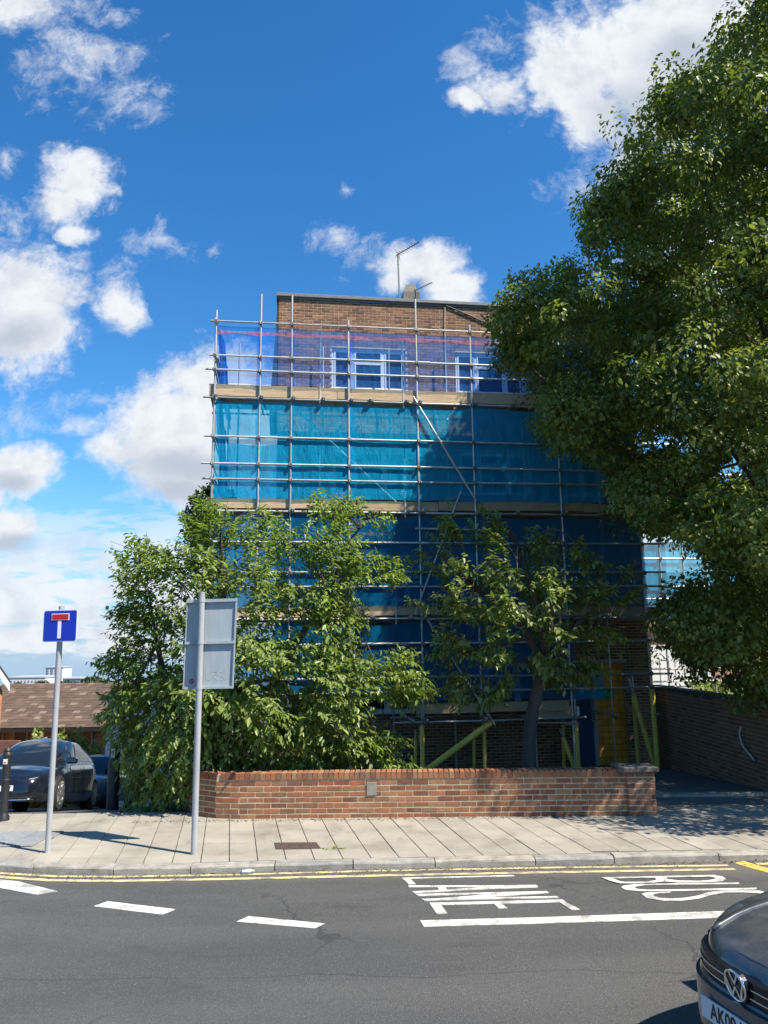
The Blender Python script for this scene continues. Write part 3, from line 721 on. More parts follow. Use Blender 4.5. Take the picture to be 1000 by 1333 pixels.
# ------------------------------------------------------------------ the house
S0, S1, ZB, ZT = -1.74, 7.78, -.6, 11.52
house = empty('brick_flats', tuple(P0), YAW)
tag(house, 'four storey brown brick block of flats wrapped in scaffolding', 'building')
HEADS = [10.2, 7.48, 4.76, 2.06]
WIN = []
for zi, zh in enumerate(HEADS):
    for (a, b_, kind) in ((-.36, 1.58, 3), (2.92, 4.85, 3), (5.75, 6.75, 2)):
        if zi == 3 and a > 5: continue
        WIN.append((a, zh-1.16, b_, zh, kind))
DOOR = (5.62, -.6, 7.08, 2.02)
def house_build():
    openings = [(w[0], w[1], w[2], w[3]) for w in WIN]+[DOOR]
    def hit(a, z, b_, z1):
        return any(a < o[2]-.001 and b_ > o[0]+.001 and z < o[3]-.001 and z1 > o[1]+.001 for o in openings)
    # mortar face with openings, reveals
    xs = sorted(set([S0, S1]+[v for o in openings for v in (o[0], o[2])])); zs = sorted(set([ZB, ZT]+[v for o in openings for v in (o[1], o[3])]))
    b = MB()
    for i in range(len(xs)-1):
        for j in range(len(zs)-1):
            if not hit(xs[i], zs[j], xs[i+1], zs[j+1]):
                b.add([(xs[i], .006, zs[j]), (xs[i+1], .006, zs[j]), (xs[i+1], .006, zs[j+1]), (xs[i], .006, zs[j+1])], [(0, 1, 2, 3)])
    for o in openings:
        x0, z0, x1, z1 = o; d = .16
        vs = [(x0, .006, z0), (x1, .006, z0), (x1, .006, z1), (x0, .006, z1), (x0, d, z0), (x1, d, z0), (x1, d, z1), (x0, d, z1)]
        b.add(vs, [(0, 4, 5, 1), (1, 5, 6, 2), (2, 6, 7, 3), (3, 7, 4, 0)])
    # side and back walls, roof deck
    b.add([(S0, .014, ZB), (S0, 9, ZB), (S0, 9, ZT), (S0, .014, ZT), (S1, .014, ZB), (S1, 9, ZB), (S1, 9, ZT), (S1, .014, ZT)], [(0, 3, 2, 1), (4, 5, 6, 7), (1, 2, 6, 5), (3, 7, 6, 2)])
    b.build('wall', MT['mortar_brn'], house)
    # bricks of the front
    full, half = brick_meshes(MT['brnobj']); lst = []
    n = int((ZT-ZB)/(BH+JT))
    for c in range(n):
        zc = ZT-(c+.5)*(BH+JT); s = S0-(BL/2+JT/2 if c % 2 else 0)
        while s < S1:
            a, e = max(s, S0), min(s+BL, S1)
            if e-a > .05:
                segs = [(a, e)]
                for o in openings:
                    if zc+BH/2 > o[1] and zc-BH/2 < o[3]:
                        ns = []
                        for p, q in segs:
                            if q <= o[0] or p >= o[2]: ns.append((p, q))
                            else:
                                if o[0]-p > .04: ns.append((p, o[0]))
                                if q-o[2] > .04: ns.append((o[2], q))
                        segs = ns
                for p, q in segs: lst.append((c, (p+q)/2, zc, q-p))
            s += BL+JT
    rest = MB(); k = 0
    for c, x, z, w in lst:
        M = Matrix.Translation((x, random.uniform(-.0015, .0015), z))
        if k < 300 and x < 4.4 and c < 15:
            me = full if w > .15 else half
            link('brick', me, house, M=M @ Matrix.Diagonal((w/(BL if w > .15 else .1025), 1, 1, 1))); k += 1
        else:
            b2 = .004
            rest.box(x-w/2, M.translation.y, z-BH/2, x+w/2, .05, z+BH/2, tint=random.random())
    rest.build('brick_courses', MT['brnatt'], house)['kind'] = 'stuff'
    # roof edge
    b = MB(); b.cbox(S0-.06, -.07, ZT+.003, S1+.06, .35, ZT+.10, .012); b.box(S0-.02, -.025, ZT-.05, S1+.02, -.016, ZT+.002); b.box(S0-.05, .36, ZT+.004, S1+.05, 9.05, ZT+.09)
    b.build('roof', MT['lead'], house)
    b = MB(); b.prism([(S0-.004, .36+ZT-12), (S0-.004, ZT), (S0-.03, ZT), (S0-.22, 8.2), (S0-.22, -.5), (S0-.004, -.5)], .25, 'y', .0)
    b = MB(); b.prism([(S0-.002, ZT), (S0-.02, ZT), (S0-.21, 8.4), (S0-.002, 8.4)], 2.2, 'y', .02); b.build('side_cladding', mat('dark cladding', (.035, .035, .038), .7, var=.2), house)
    # chimney vent on the roof, behind the parapet
    def up(px, py, dd): return fac(px, py, -dd)
    for dd in (1.2,):
        (a, z0), (b_, z1) = up(523, 388, dd), up(544.5, 374, dd); m = (a+b_)/2
        h = MB(); vs = []
        for z, w in ((ZT+.08, .26), (z1-.12, .20), (z1-.12, .17), (z1, .14)): vs += [(m-w, dd-.2, z), (m+w, dd-.2, z), (m+w, dd+.2, z), (m-w, dd+.2, z)]
        vs = []
        lv = ((ZT+.08, .235), (z0+.10, .225), (z0+.105, .20), (z1-.02, .13), (z1, .125))
        for z, w in lv: vs += [(m-w, dd-w, z), (m+w, dd-w, z), (m+w, dd+w, z), (m-w, dd+w, z)]
        nl = len(lv)
        h.add(vs, [(3, 2, 1, 0), tuple(range(4*nl-4, 4*nl))]+[(k*4+j, k*4+(j+1) % 4, k*4+4+(j+1) % 4, k*4+4+j) for k in range(nl-1) for j in range(4)])
        h.build('chimney', mat('chimney concrete', (.17, .155, .13), .9, var=.3, bump=.4), house)
    # windows
    fm = MT['white']
    for (x0, z0, x1, z1, kind) in WIN:
        b = MB(); t = .065; y0, y1 = .07, .15
        def bar(a, z, c, zz, yy=y0): b.cbox(a, yy, z, c, y1, zz, .008)
        bar(x0, z0, x1, z0+t); bar(x0, z1-t, x1, z1); bar(x0, z0+t, x0+t, z1-t); bar(x1-t, z0+t, x1, z1-t)
        W_ = x1-x0; cuts = [x0+W_*.29, x0+W_*.70] if kind == 3 else [x0+W_*.5]
        for c in cuts: bar(c-.035, z0+t, c+.035, z1-t)
        edges = [x0+t]+[v for c in cuts for v in (c-.035, c+.035)]+[x1-t]
        panes = []
        for i in range(0, len(edges), 2):
            a, c = edges[i], edges[i+1]
            if kind == 3 and i == 2:
                zt = z1-t-.30; bar(a, zt-.03, c, zt+.03); panes += [(a, z0+t, c, zt-.03), (a, zt+.03, c, z1-t)]
            else: panes.append((a, z0+t, c, z1-t))
        w = b.build('window', fm, house)
        for (a, z, c, zz) in panes:
            s = MB(); f = .04
            s.cbox(a, y0-.012, z, c, y0+.03, z+f, .006); s.cbox(a, y0-.012, zz-f, c, y0+.03, zz, .006); s.cbox(a, y0-.012, z+f, a+f, y0+.03, zz-f, .006); s.cbox(c-f, y0-.012, z+f, c, y0+.03, zz-f, .006)
            s.build('sash', fm, w)
            s = MB(); s.box(a+f, y0+.008, z+f, c-f, y0+.014, zz-f); s.build('pane', MT['glass'], w)
        for side in (0, 1):
            cv = MB(); cw = W_*(.27 if (zi_ := int(z0*7+side)) % 3 else .36); vs = []
            xa = x0+.05 if side == 0 else x1-.05-cw
            for k in range(25):
                x = xa+cw*k/24; y = .24+.03*math.sin(k*1.7)
                vs += [(x, y, z0), (x, y, z1)]
            cv.add(vs, [(2*k, 2*k+2, 2*k+3, 2*k+1) for k in range(24)]); cv.build('curtain', MT['curtain'], w, smooth=True)
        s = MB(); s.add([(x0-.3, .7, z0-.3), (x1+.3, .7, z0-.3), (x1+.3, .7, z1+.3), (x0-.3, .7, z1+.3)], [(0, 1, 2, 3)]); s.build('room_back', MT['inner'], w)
        b = MB(); b.cbox(x0-.04, -.045, z0-.05, x1+.04, .10, z0-.003, .01); b.build('sill', mat('tile sill', (.22, .09, .06), .7, var=.2), house)
    # entrance: blue panel, pale post, ochre tiled panel
    x0, z0, x1, z1 = DOOR
    b = MB(); b.box(x0, .10, z0, 6.2, .14, z1); b.cbox(x0+.05, .085, z0+.1, 6.15, .098, .55, .006); b.build('blue_door', mat('blue paint', (.015, .09, .19), .4, var=.1), house)
    b = MB(); b.box(6.2, .02, z0, 6.30, .14, z1); b.build('door_post', mat('grey paint', (.45, .45, .43), .5, var=.1), house)
    b = MB(); b.box(6.301, .10, z0, x1, .15, z1); tile_holder = b.build('entrance_panel', mat('dark grout', (.30, .16, .05), .8), house)
    tm = MB(); tw = .15; tm.cbox(0, 0, 0, tw-.008, .01, tw-.008, .003); tme = tm.mesh('tile', mat('ochre tile', (.90, .38, .055), .3, var=.12, rnd='obj', rndamt=.15))
    for i in range(5):
        for j in range(17): link('tile', tme, tile_holder, (6.306+i*.154, .094, z0+.01+j*.154))
    b = MB(); b.cbox(x0-.1, -.06, z1, x1+.05, .12, z1+.1, .01); b.build('lintel', mat('pale lintel', (.35, .34, .31), .8, var=.15), house)
    # green notice
    (gx0, gz1), (gx1, gz0) = fac(779.5, 897), fac(801, 909.5)
    b = MB(); b.cbox(gx0, .062, gz0, gx1, .088, gz1, .004); sg = b.build('notice_board', mat('green sign', (.02, .28, .09), .4), house)
    b = MB(); w_ = gx1-gx0
    b.prism([(gx0+w_*.5, gz1-.025), (gx0+w_*.58, gz1-.06), (gx0+w_*.5, gz1-.095), (gx0+w_*.42, gz1-.06)], .003, 'y', .058)
    for (u0_, u1_, zz, hh) in ((.12, .22, .10, .022), (.26, .36, .105, .022), (.42, .55, .105, .022), (.6, .88, .10, .022), (.2, .9, .155, .018)):
        b.box(gx0+w_*u0_, .058, gz1-zz-hh, gx0+w_*u1_, .061, gz1-zz)
    b.build('lettering', mat('pale green print', (.25, .55, .35), .5), sg)
    for (pa, pb) in (((769.5, 908.5), (774.5, 922.5)), ((770.5, 924.5), (776, 939))):
        (a, zt), (c, zb) = fac(*pa), fac(*pb)
        b = MB(); b.cbox(a, .01, zb, c, .09, zt, .006)
        o = b.build('intercom', mat('brushed plate', (.5, .5, .5), .35, .6), house)
        b = MB()
        for k in range(4): b.cbox((a+c)/2-.025, .004, zt-.05-k*.06, (a+c)/2+.025, .009, zt-.02-k*.06, .001)
        b.build('button', MT['black'], o)
    # cable over the parapet and conduit
    p = [fac(x, y, .02) for x, y in ((570, 394), (580, 398), (600, 406), (625, 417), (641, 424))]
    b = MB(); b.tube([(q[0], -.028, q[1]) for q in p], .022, 6); b.build('cable', MT['black'], house, smooth=True)
    p = [fac(x, y, .02) for x, y in ((582, 391), (579.5, 398), (579, 415), (580, 500))]
    b = MB(); b.tube([(q[0], -.02, q[1]) for q in p], .012, 6); b.build('cable', mat('pale cable', (.5, .45, .38), .6), house)
house_build()

def aerials():
    def P(px, py, dd): s, z = fac(px, py, -dd); return Vector(fw(s, -dd, z))
    d = 1.0
    a = empty('tv_aerial', tuple(P(520.5, 390, d))); tag(a, 'taller rooftop tv aerial on a thin mast beside the chimney', 'aerial')
    o = Vector(a.location)
    gm = mat('aerial metal', (.16, .16, .17), .5, .5)
    b = MB(); b.tube([P(520.5, 390, d)-o-Vector((0, 0, .15)), P(518, 331, d)-o], .022, 8); b.build('mast', gm, a)
    b = MB(); p, q = P(516, 332.5, d)-o, P(546.5, 314.5, d-.7)-o; b.tube([p, q], .016, 6)
    b.build('boom', gm, a)
    b = MB(); ax = (q-p).normalized(); side = ax.cross(Vector((0, 0, 1))).normalized()
    for k in range(9):
        c = p+(q-p)*(.12+.1*k); l = .13-.006*k; b.tube([c-side*l, c+side*l], .006, 5)
    upv = side.cross(ax); c = p+(q-p)*.1
    for s in (-1, 1): b.tube([c+upv*.02, c-ax*.05+upv*s*.13+side*.1], .008, 5); b.tube([c+upv*.02, c-ax*.05+upv*s*.13-side*.1], .008, 5)
    b.build('element', gm, a)
    a2 = empty('tv_aerial', tuple(P(540, 384, d))); tag(a2, 'smaller low tv aerial pointing right from behind the chimney', 'aerial'); o = Vector(a2.location)
    b = MB(); b.tube([P(540, 384, d)-o-Vector((0, 0, .1)), P(540.5, 377, d)-o], .016, 6); b.build('mast', gm, a2)
    b = MB(); p, q = P(540, 378.5, d)-o, P(563, 367.5, d-.4)-o; b.tube([p, q], .012, 6); b.build('boom', gm, a2)
    b = MB(); ax = (q-p).normalized(); side = ax.cross(Vector((0, 0, 1))).normalized()
    for k in range(7): c = p+(q-p)*(.3+.1*k); b.tube([c-side*.09, c+side*.09], .005, 5)
    b.build('element', gm, a2)
aerials()

# ------------------------------------------------------------------ scaffolding
def scaffold():
    sc = empty('scaffolding', tuple(P0), YAW); tag(sc, 'tube scaffolding with timber toe boards and blue debris netting round the flats', 'scaffolding')
    D = 1.45; st = MT['steel']
    def T(name, a, b_, r=.024, m=None, n=8):
        a = Vector(a); b_ = Vector(b_); mid = (a+b_)/2
        mb = MB(); mb.tube([a-mid, b_-mid], r, n); return mb.build(name, m or st, sc, tuple(mid), smooth=False)
    cpl = MB(); cpl.cbox(-.04, -.05, -.035, .04, .05, .035, .01); cpl.cbox(-.03, -.065, -.05, .025, .02, .045, .01); cpl.tube([(.02, -.09, 0), (.02, .05, 0)], .011, 6)
    cme = cpl.mesh('coupler', MT['coupler']); nc = [0]
    def coup(x, y, z):
        if nc[0] < 290: link('coupler', cme, sc, (x, y, z), random.choice((0, math.pi/2, .2))); nc[0] += 1
    XL, XR = -3.2, 7.06
    std = [(-3.2, 10.42, -.5), (-2.16, 10.88, -.5), (-1.42, 10.88, -.5), (-.05, 10.31, -.5), (1.6, 10.94, .95), (2.95, 10.33, .95), (5.09, 10.4, -.5), (7.05, 10.4, -.5)]
    outer = []
    for x, zt, zb in std:
        w = random.uniform(-.03, .03)
        T('scaffold_standard', (x, -D, zb), (x+w*.6, -D, zt)); outer.append(x)
    T('scaffold_standard', (-3.13, -D+.12, -.5), (-3.2, -D+.1, 10.1))
    for x in (-2.7, -.6, 1.1, 2.6, 4.6, 6.6): T('scaffold_standard', (x, -.22, -.5), (x, -.22, 10.1), .023)
    for x, zt, zb in ((-.74, 10.0, 8.1), (1.27, 9.86, 7.95), (-.74, 6.95, 5.5), (1.27, 6.9, 5.4), (1.02, 4.2, 3.0)):
        T('scaffold_standard', (x, -D+.05, zb), (x, -D+.05, zt), .022)
    led = [(10.13, 0), (9.28, .0), (8.93, 0), (8.25, 1), (7.32, 0), (6.68, 0), (6.32, 0), (5.58, 1), (4.87, 0), (4.18, 0), (3.86, 0), (3.12, 1), (2.56, 0), (1.81, 0), (1.49, 0), (.83, 1)]
    for z, base in led:
        if z < 1: a, b_ = .9, 5.4
        else: a, b_ = XL-.18+random.uniform(-.1, .06), 7.6
        cut = random.uniform(1.5, 4)
        T('scaffold_ledger', (a, -D-.045, z), (cut, -D-.045, z+random.uniform(-.015, .015)))
        T('scaffold_ledger', (cut+.004, -D-.045, z), (b_, -D-.045, z+random.uniform(-.02, .02)))
        for x in outer:
            if z < 1 and not 1 < x < 5.4: continue
            coup(x, -D-.03, z)
        if base:
            for x in (outer+[-.72, 1.27, .4, 3.9, 6.]):
                T('scaffold_transom', (x+.06, -D-.16, z+.055), (x+.06, -.1, z+.055)); coup(x+.06, -D-.08, z+.03)
            T('scaffold_ledger', (a+.1, -.26, z), (b_, -.26, z))
        elif z > 2: # end guard rails
            T('scaffold_transom', (XL+.02, -D-.3, z-.05), (XL+.02, .8, z-.05))
    # return lift down the left end of the block
    for y in (.8, 3.2): T('scaffold_standard', (XL+.02, y, -.8), (XL+.02, y, 10.2))
    for z in (9.2, 8.9, 8.2, 7.3, 6.3, 5.55, 4.2, 3.1): T('scaffold_ledger', (XL+.07, -1.6, z), (XL+.07, 3.4, z))
    # timber decks and toe boards
    for z0, z1, z_d in ((8.32, 8.60, 8.31), (5.65, 5.87, 5.64), (3.19, 3.41, 3.18), (1.0, 1.22, .99)):
        x = XL-.12 if z0 > 1 else 1.45; end = 7.5 if z0 > 1 else 5.3
        while x < end-.3:
            l = min(random.choice((2.4, 3.0, 3.6)), end-x); dz = random.uniform(-.012, .012); tl = random.uniform(-.012, .012)
            mb = MB(); mb.cbox(0, -.02, -(z1-z0)/2, l-.012, .018, (z1-z0)/2, .004)
            o = mb.build('toe_board', MT['wood'], sc, (x, -D+.06+random.uniform(0, .01), (z0+z1)/2+dz)); o.rotation_euler = (0, tl, 0)
            x += l
        x = XL-.1 if z0 > 1 else 1.5
        while x < end-.3:
            l = min(random.choice((2.4, 3.0, 3.6)), end-x)
            for k in range(5):
                mb = MB(); mb.cbox(0, 0, 0, l-.02, .218, .038, .004); mb.build('scaffold_board', MT['wood'], sc, (x+random.uniform(-.05, .05), -D+.10+k*.225, z_d+.062))
            x += l
    mb = MB(); mb.cbox(-.02, 0, 0, .018, 1.3, .23, .004); mb.build('toe_board', MT['wood'], sc, (XL-.09, -D+.09, 8.34))
    # braces
    def F_(px, py, d=D+.09): s, z = fac(px, py, d); return (s, -d, z)
    for a, b_ in (((538, 516), (620, 652)), ((556, 806), (645, 945)), ((600, 640), (540, 800))):
        T('scaffold_brace', F_(*a), F_(*b_), .023)
    T('scaffold_brace', (-1.3, -D+.2, 8.1), (1.5, -.3, 5.8), .022); T('scaffold_brace', (3.3, -.35, 8.1), (5., -.35, 5.9), .022)
    T('scaffold_ledger', F_(541, 688), F_(640, 690), .022)
    # nets
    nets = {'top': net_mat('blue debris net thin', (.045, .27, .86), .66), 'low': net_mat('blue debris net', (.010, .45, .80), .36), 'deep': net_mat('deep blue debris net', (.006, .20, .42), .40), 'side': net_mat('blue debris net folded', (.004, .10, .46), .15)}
    def net(x0, x1, z0, z1, m, y, label=None, sag=.05, skew=0., name='debris_net'):
        nx, nz = max(8, int((x1-x0)*9)), max(10, int((z1-z0)*9)); vs = []; ph = random.uniform(0, 6)
        for j in range(nz+1):
            for i in range(nx+1):
                u, v = i/nx, j/nz; e = math.sin(math.pi*u)
                zz = z0+(z1-z0)*v - (sag*e*(1-.35*math.sin(5*u+ph)) if j == nz else sag*e*max(0, v-.7)/.3*.8) + (.04*e*(1-v)**3)
                yy = y+.006*e*math.sin(3*u+ph)*math.sin(math.pi*v)+.003*math.sin(17*u+4*v+ph)*math.sin(math.pi*v)+.002*math.sin(31*u-9*v+ph)
                vs.append((x0+(x1-x0)*u, yy, zz))
        mb = MB(); mb.add(vs, [(j*(nx+1)+i, j*(nx+1)+i+1, (j+1)*(nx+1)+i+1, (j+1)*(nx+1)+i) for j in range(nz) for i in range(nx)])
        return mb.build(name, m, sc, smooth=True, label=label)
    xs = [-3.12, -2.2, -1.42, -.05, 1.6, 2.95, 5.09, 7.0]
    yn = -D-.003
    for i in range(7):
        a, b_ = xs[i]-.03, xs[i+1]+random.uniform(.04, .14)
        net(a, b_, 8.58, 10.04, nets['top'], yn-.004*(i % 2), sag=.02, label='thin bright blue net of the top lift' if i == 0 else None)
        net(a, b_, 7.28, 8.22, nets['low'], yn-.004*(i % 2), sag=.07)
        net(a, b_, 5.86, 7.36, nets['low'], yn+.006+.004*(i % 2), sag=.06)
        net(a, b_, 3.38, 5.55, nets['deep'], yn-.004*(i % 2), sag=.08)
        net(a, b_, 1.24 if 1 < a < 5 else 1.5, 3.1, nets['deep'], yn+.004*(i % 2), sag=.09) if i < 6 else None
    red = mat('red net edging', (.45, .06, .10), .8, var=.2)
    for i in range(7):
        a, b_ = xs[i]-.03, xs[i+1]+.03
        net(a, b_, 9.80, 9.92, net_mat('red net edge %d' % i, (.75, .28, .36), .5), yn-.012, sag=.012, name='net_edging')
    # folded net down the left end
    for z0, z1 in ((8.3, 10.0), (5.9, 8.2), (3.4, 5.55)):
        nx, nz = 10, 12; vs = []
        for j in range(nz+1):
            for i in range(nx+1):
                u, v = i/nx, j/nz; vs.append((XL+.10+.05*math.sin(8*u+5*v)+(.10*(1-v)*math.sin(2.5*u)), -D+.1+2.6*u, z0+(z1-z0)*v))
        mb = MB(); mb.add(vs, [(j*(nx+1)+i, j*(nx+1)+i+1, (j+1)*(nx+1)+i+1, (j+1)*(nx+1)+i) for j in range(nz) for i in range(nx)])
        mb.build('debris_net', nets['side'], sc, smooth=True)
    net(-3.1, S0, 5.9, 8.2, nets['low'], 2.4); net(-3.1, S0, 3.4, 5.55, nets['low'], 2.4)
    # yellow foam sleeves on the lowest tubes
    sl = MT['sleeve']
    def sleeve(pa, pb, d, r=.05, tube=True):
        s, z = fac(*pa, d); s2, z2 = fac(*pb, d)
        T('foam_sleeve', (s, -d, z), (s2, -d, z2), r, sl, 12)
        if tube:
            k = .25; T('scaffold_standard', (s+(s-s2)*.001, -d, z), (s+(s-s2)*k, -d, z+(z-z2)*k))
    sleeve((549.5, 944), (550.5, 1012), D); sleeve((553.5, 1004), (642, 938.5), D+.02, .068, False)
    for a, b_ in (((541, 962), (541, 1010)), ((617, 960), (617.5, 1010)), ((630.5, 952), (631.5, 1010)), ((455, 972), (455.5, 1008)), ((458, 978), (459, 1008)), ((547, 958), (553, 1004))): sleeve(a, b_, .3 if a[0] != 630.5 else D-.1, .04)
    sleeve((733, 944), (734.5, 1008), .5, .04); sleeve((733, 960), (749, 1002), D-.2, .05); sleeve((750, 943), (753.5, 1008), D-.1, .055)
    sleeve((824.5, 902), (831, 993), .6, .048); sleeve((825, 906), (852, 996), D-.25, .055); sleeve((848.5, 893), (857, 1006), D, .06)
    # small lift at the entrance
    def B(pa, pb, d, name='toe_board', m=MT['wood'], th=.04):
        (a, z1), (c, z0) = fac(*pa, d), fac(*pb, d); mb = MB(); mb.cbox(a, -d-th/2, z0, c, -d+th/2, z1, .004); return mb.build(name, m, sc)
    B((700, 922), (752, 934), D-.1); B((736, 941), (754, 943.5), D-.05, 'base_plate', MT['pole']); B((751, 920), (754, 933), D, 'end_cap', MT['white'])
    T('scaffold_ledger', F_(694, 941, D-.1), F_(752, 941, D-.1)); T('scaffold_standard', F_(747.5, 895, D-.05), F_(749.5, 944, D-.05))
    net(5.2, 5.98, 1.2, 1.95, nets['low'], -D+.2)
    # return bay right of the corner with open lattice and a lit net
    y = 1.8
    bx = [7.5, 8.0, 8.35, 9.2, 9.9, 10.6, 11.2, 11.7]
    for x in bx: T('scaffold_standard', (x, y, -.6), (x, y, 9.), .024)
    for z in (8.3, 7.4, 6.6, 5.95, 4.9, 4.1, 3.75, 3.0, 1.8, 1.45, .9): T('scaffold_ledger', (7.2, y-.05, z), (12.2, y-.05, z), .024); [coup(x, y-.03, z) for x in bx]
    T('scaffold_brace', (7.55, y-.1, 3.1), (9.3, y-.1, 6.2)); T('scaffold_brace', (7.7, y-.1, .3), (9.2, y-.1, 3.6)); T('scaffold_brace', (9.2, y-.1, 6.4), (10.8, y-.1, 8.6))
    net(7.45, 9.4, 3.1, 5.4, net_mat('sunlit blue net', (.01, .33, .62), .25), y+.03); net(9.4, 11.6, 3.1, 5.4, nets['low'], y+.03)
    mb = MB(); mb.cbox(7.1, y-.2, 5.6, 12., y-.16, 5.83, .004); mb.build('toe_board', MT['wood'], sc)
    mb = MB(); mb.cbox(7.1, y-.2, 2.85, 12., y-.16, 3.08, .004); mb.build('toe_board', MT['wood'], sc)
scaffold()

# ------------------------------------------------------------------ vegetation
def in_poly(px, py, poly):
    px = np.asarray(px); py = np.asarray(py); res = np.zeros(px.shape, bool); n = len(poly); j = n-1
    for i in range(n):
        xi, yi = poly[i]; xj, yj = poly[j]
        c = ((yi > py) != (yj > py)) & (px < (xj-xi)*(py-yi)/((yj-yi) or 1e-9)+xi); res ^= c; j = i
    return res
def projv(P):
    v = P-CAM; z = v@f0; return 500+F*(v@cr)/z, 666.5-F*(v@cu)/z
def norm(a): return a/np.maximum(np.linalg.norm(a, axis=-1, keepdims=True), 1e-9)

LEAF = np.array([(0, 0, 0), (.5, .38, .10), (.33, .74, .10), (0, 1, -.05), (-.33, .74, .10), (-.5, .38, .10)])   # across, along, fold
def leaves_mesh(name, pos, along, nrm, L, Wd, tint, m):
    """pos (N,3), along/nrm unit (N,3)"""
    N = len(pos); side = norm(np.cross(along, nrm)); up = np.cross(side, along)
    v = (pos[:, None]+side[:, None]*(LEAF[None, :, 0:1]*Wd[:, None, None])+along[:, None]*(LEAF[None, :, 1:2]*L[:, None, None])
         + up[:, None]*((LEAF[None, :, 2:3]*Wd[:, None, None])-(LEAF[None, :, 1:2]**2)*.22*L[:, None, None]))
    v = v.reshape(-1, 3)
    me = bpy.data.meshes.new(name); me.vertices.add(N*6); me.vertices.foreach_set('co', v.ravel())
    idx = (np.arange(N)[:, None]*6+np.array([0, 1, 2, 3, 0, 3, 4, 5])[None]).ravel()
    me.loops.add(N*8); me.loops.foreach_set('vertex_index', idx); me.polygons.add(N*2); me.polygons.foreach_set('loop_start', np.arange(N*2)*4)
    me.update(calc_edges=True); me.materials.append(m)
    a = me.attributes.new('tint', 'FLOAT', 'POINT'); a.data.foreach_set('value', np.repeat(tint, 6))
    return me

def limb(b, pts, r0_, r1_, n=7):
    """smooth tapered limb through pts"""
    P = [Vector(p) for p in pts]; out = []
    for i in range(len(P)-1):
        p0, p1, p2, p3 = P[max(i-1, 0)], P[i], P[i+1], P[min(i+2, len(P)-1)]
        for k in range(5):
            t = k/5; out.append(.5*((2*p1)+(p2-p0)*t+(2*p0-5*p1+4*p2-p3)*t*t+(3*p1-p0-3*p2+p3)*t**3))
    out.append(P[-1]); m = len(out)-1
    b.tube(out, [r0_+(r1_-r0_)*(i/m)**.8 for i in range(m+1)], n)

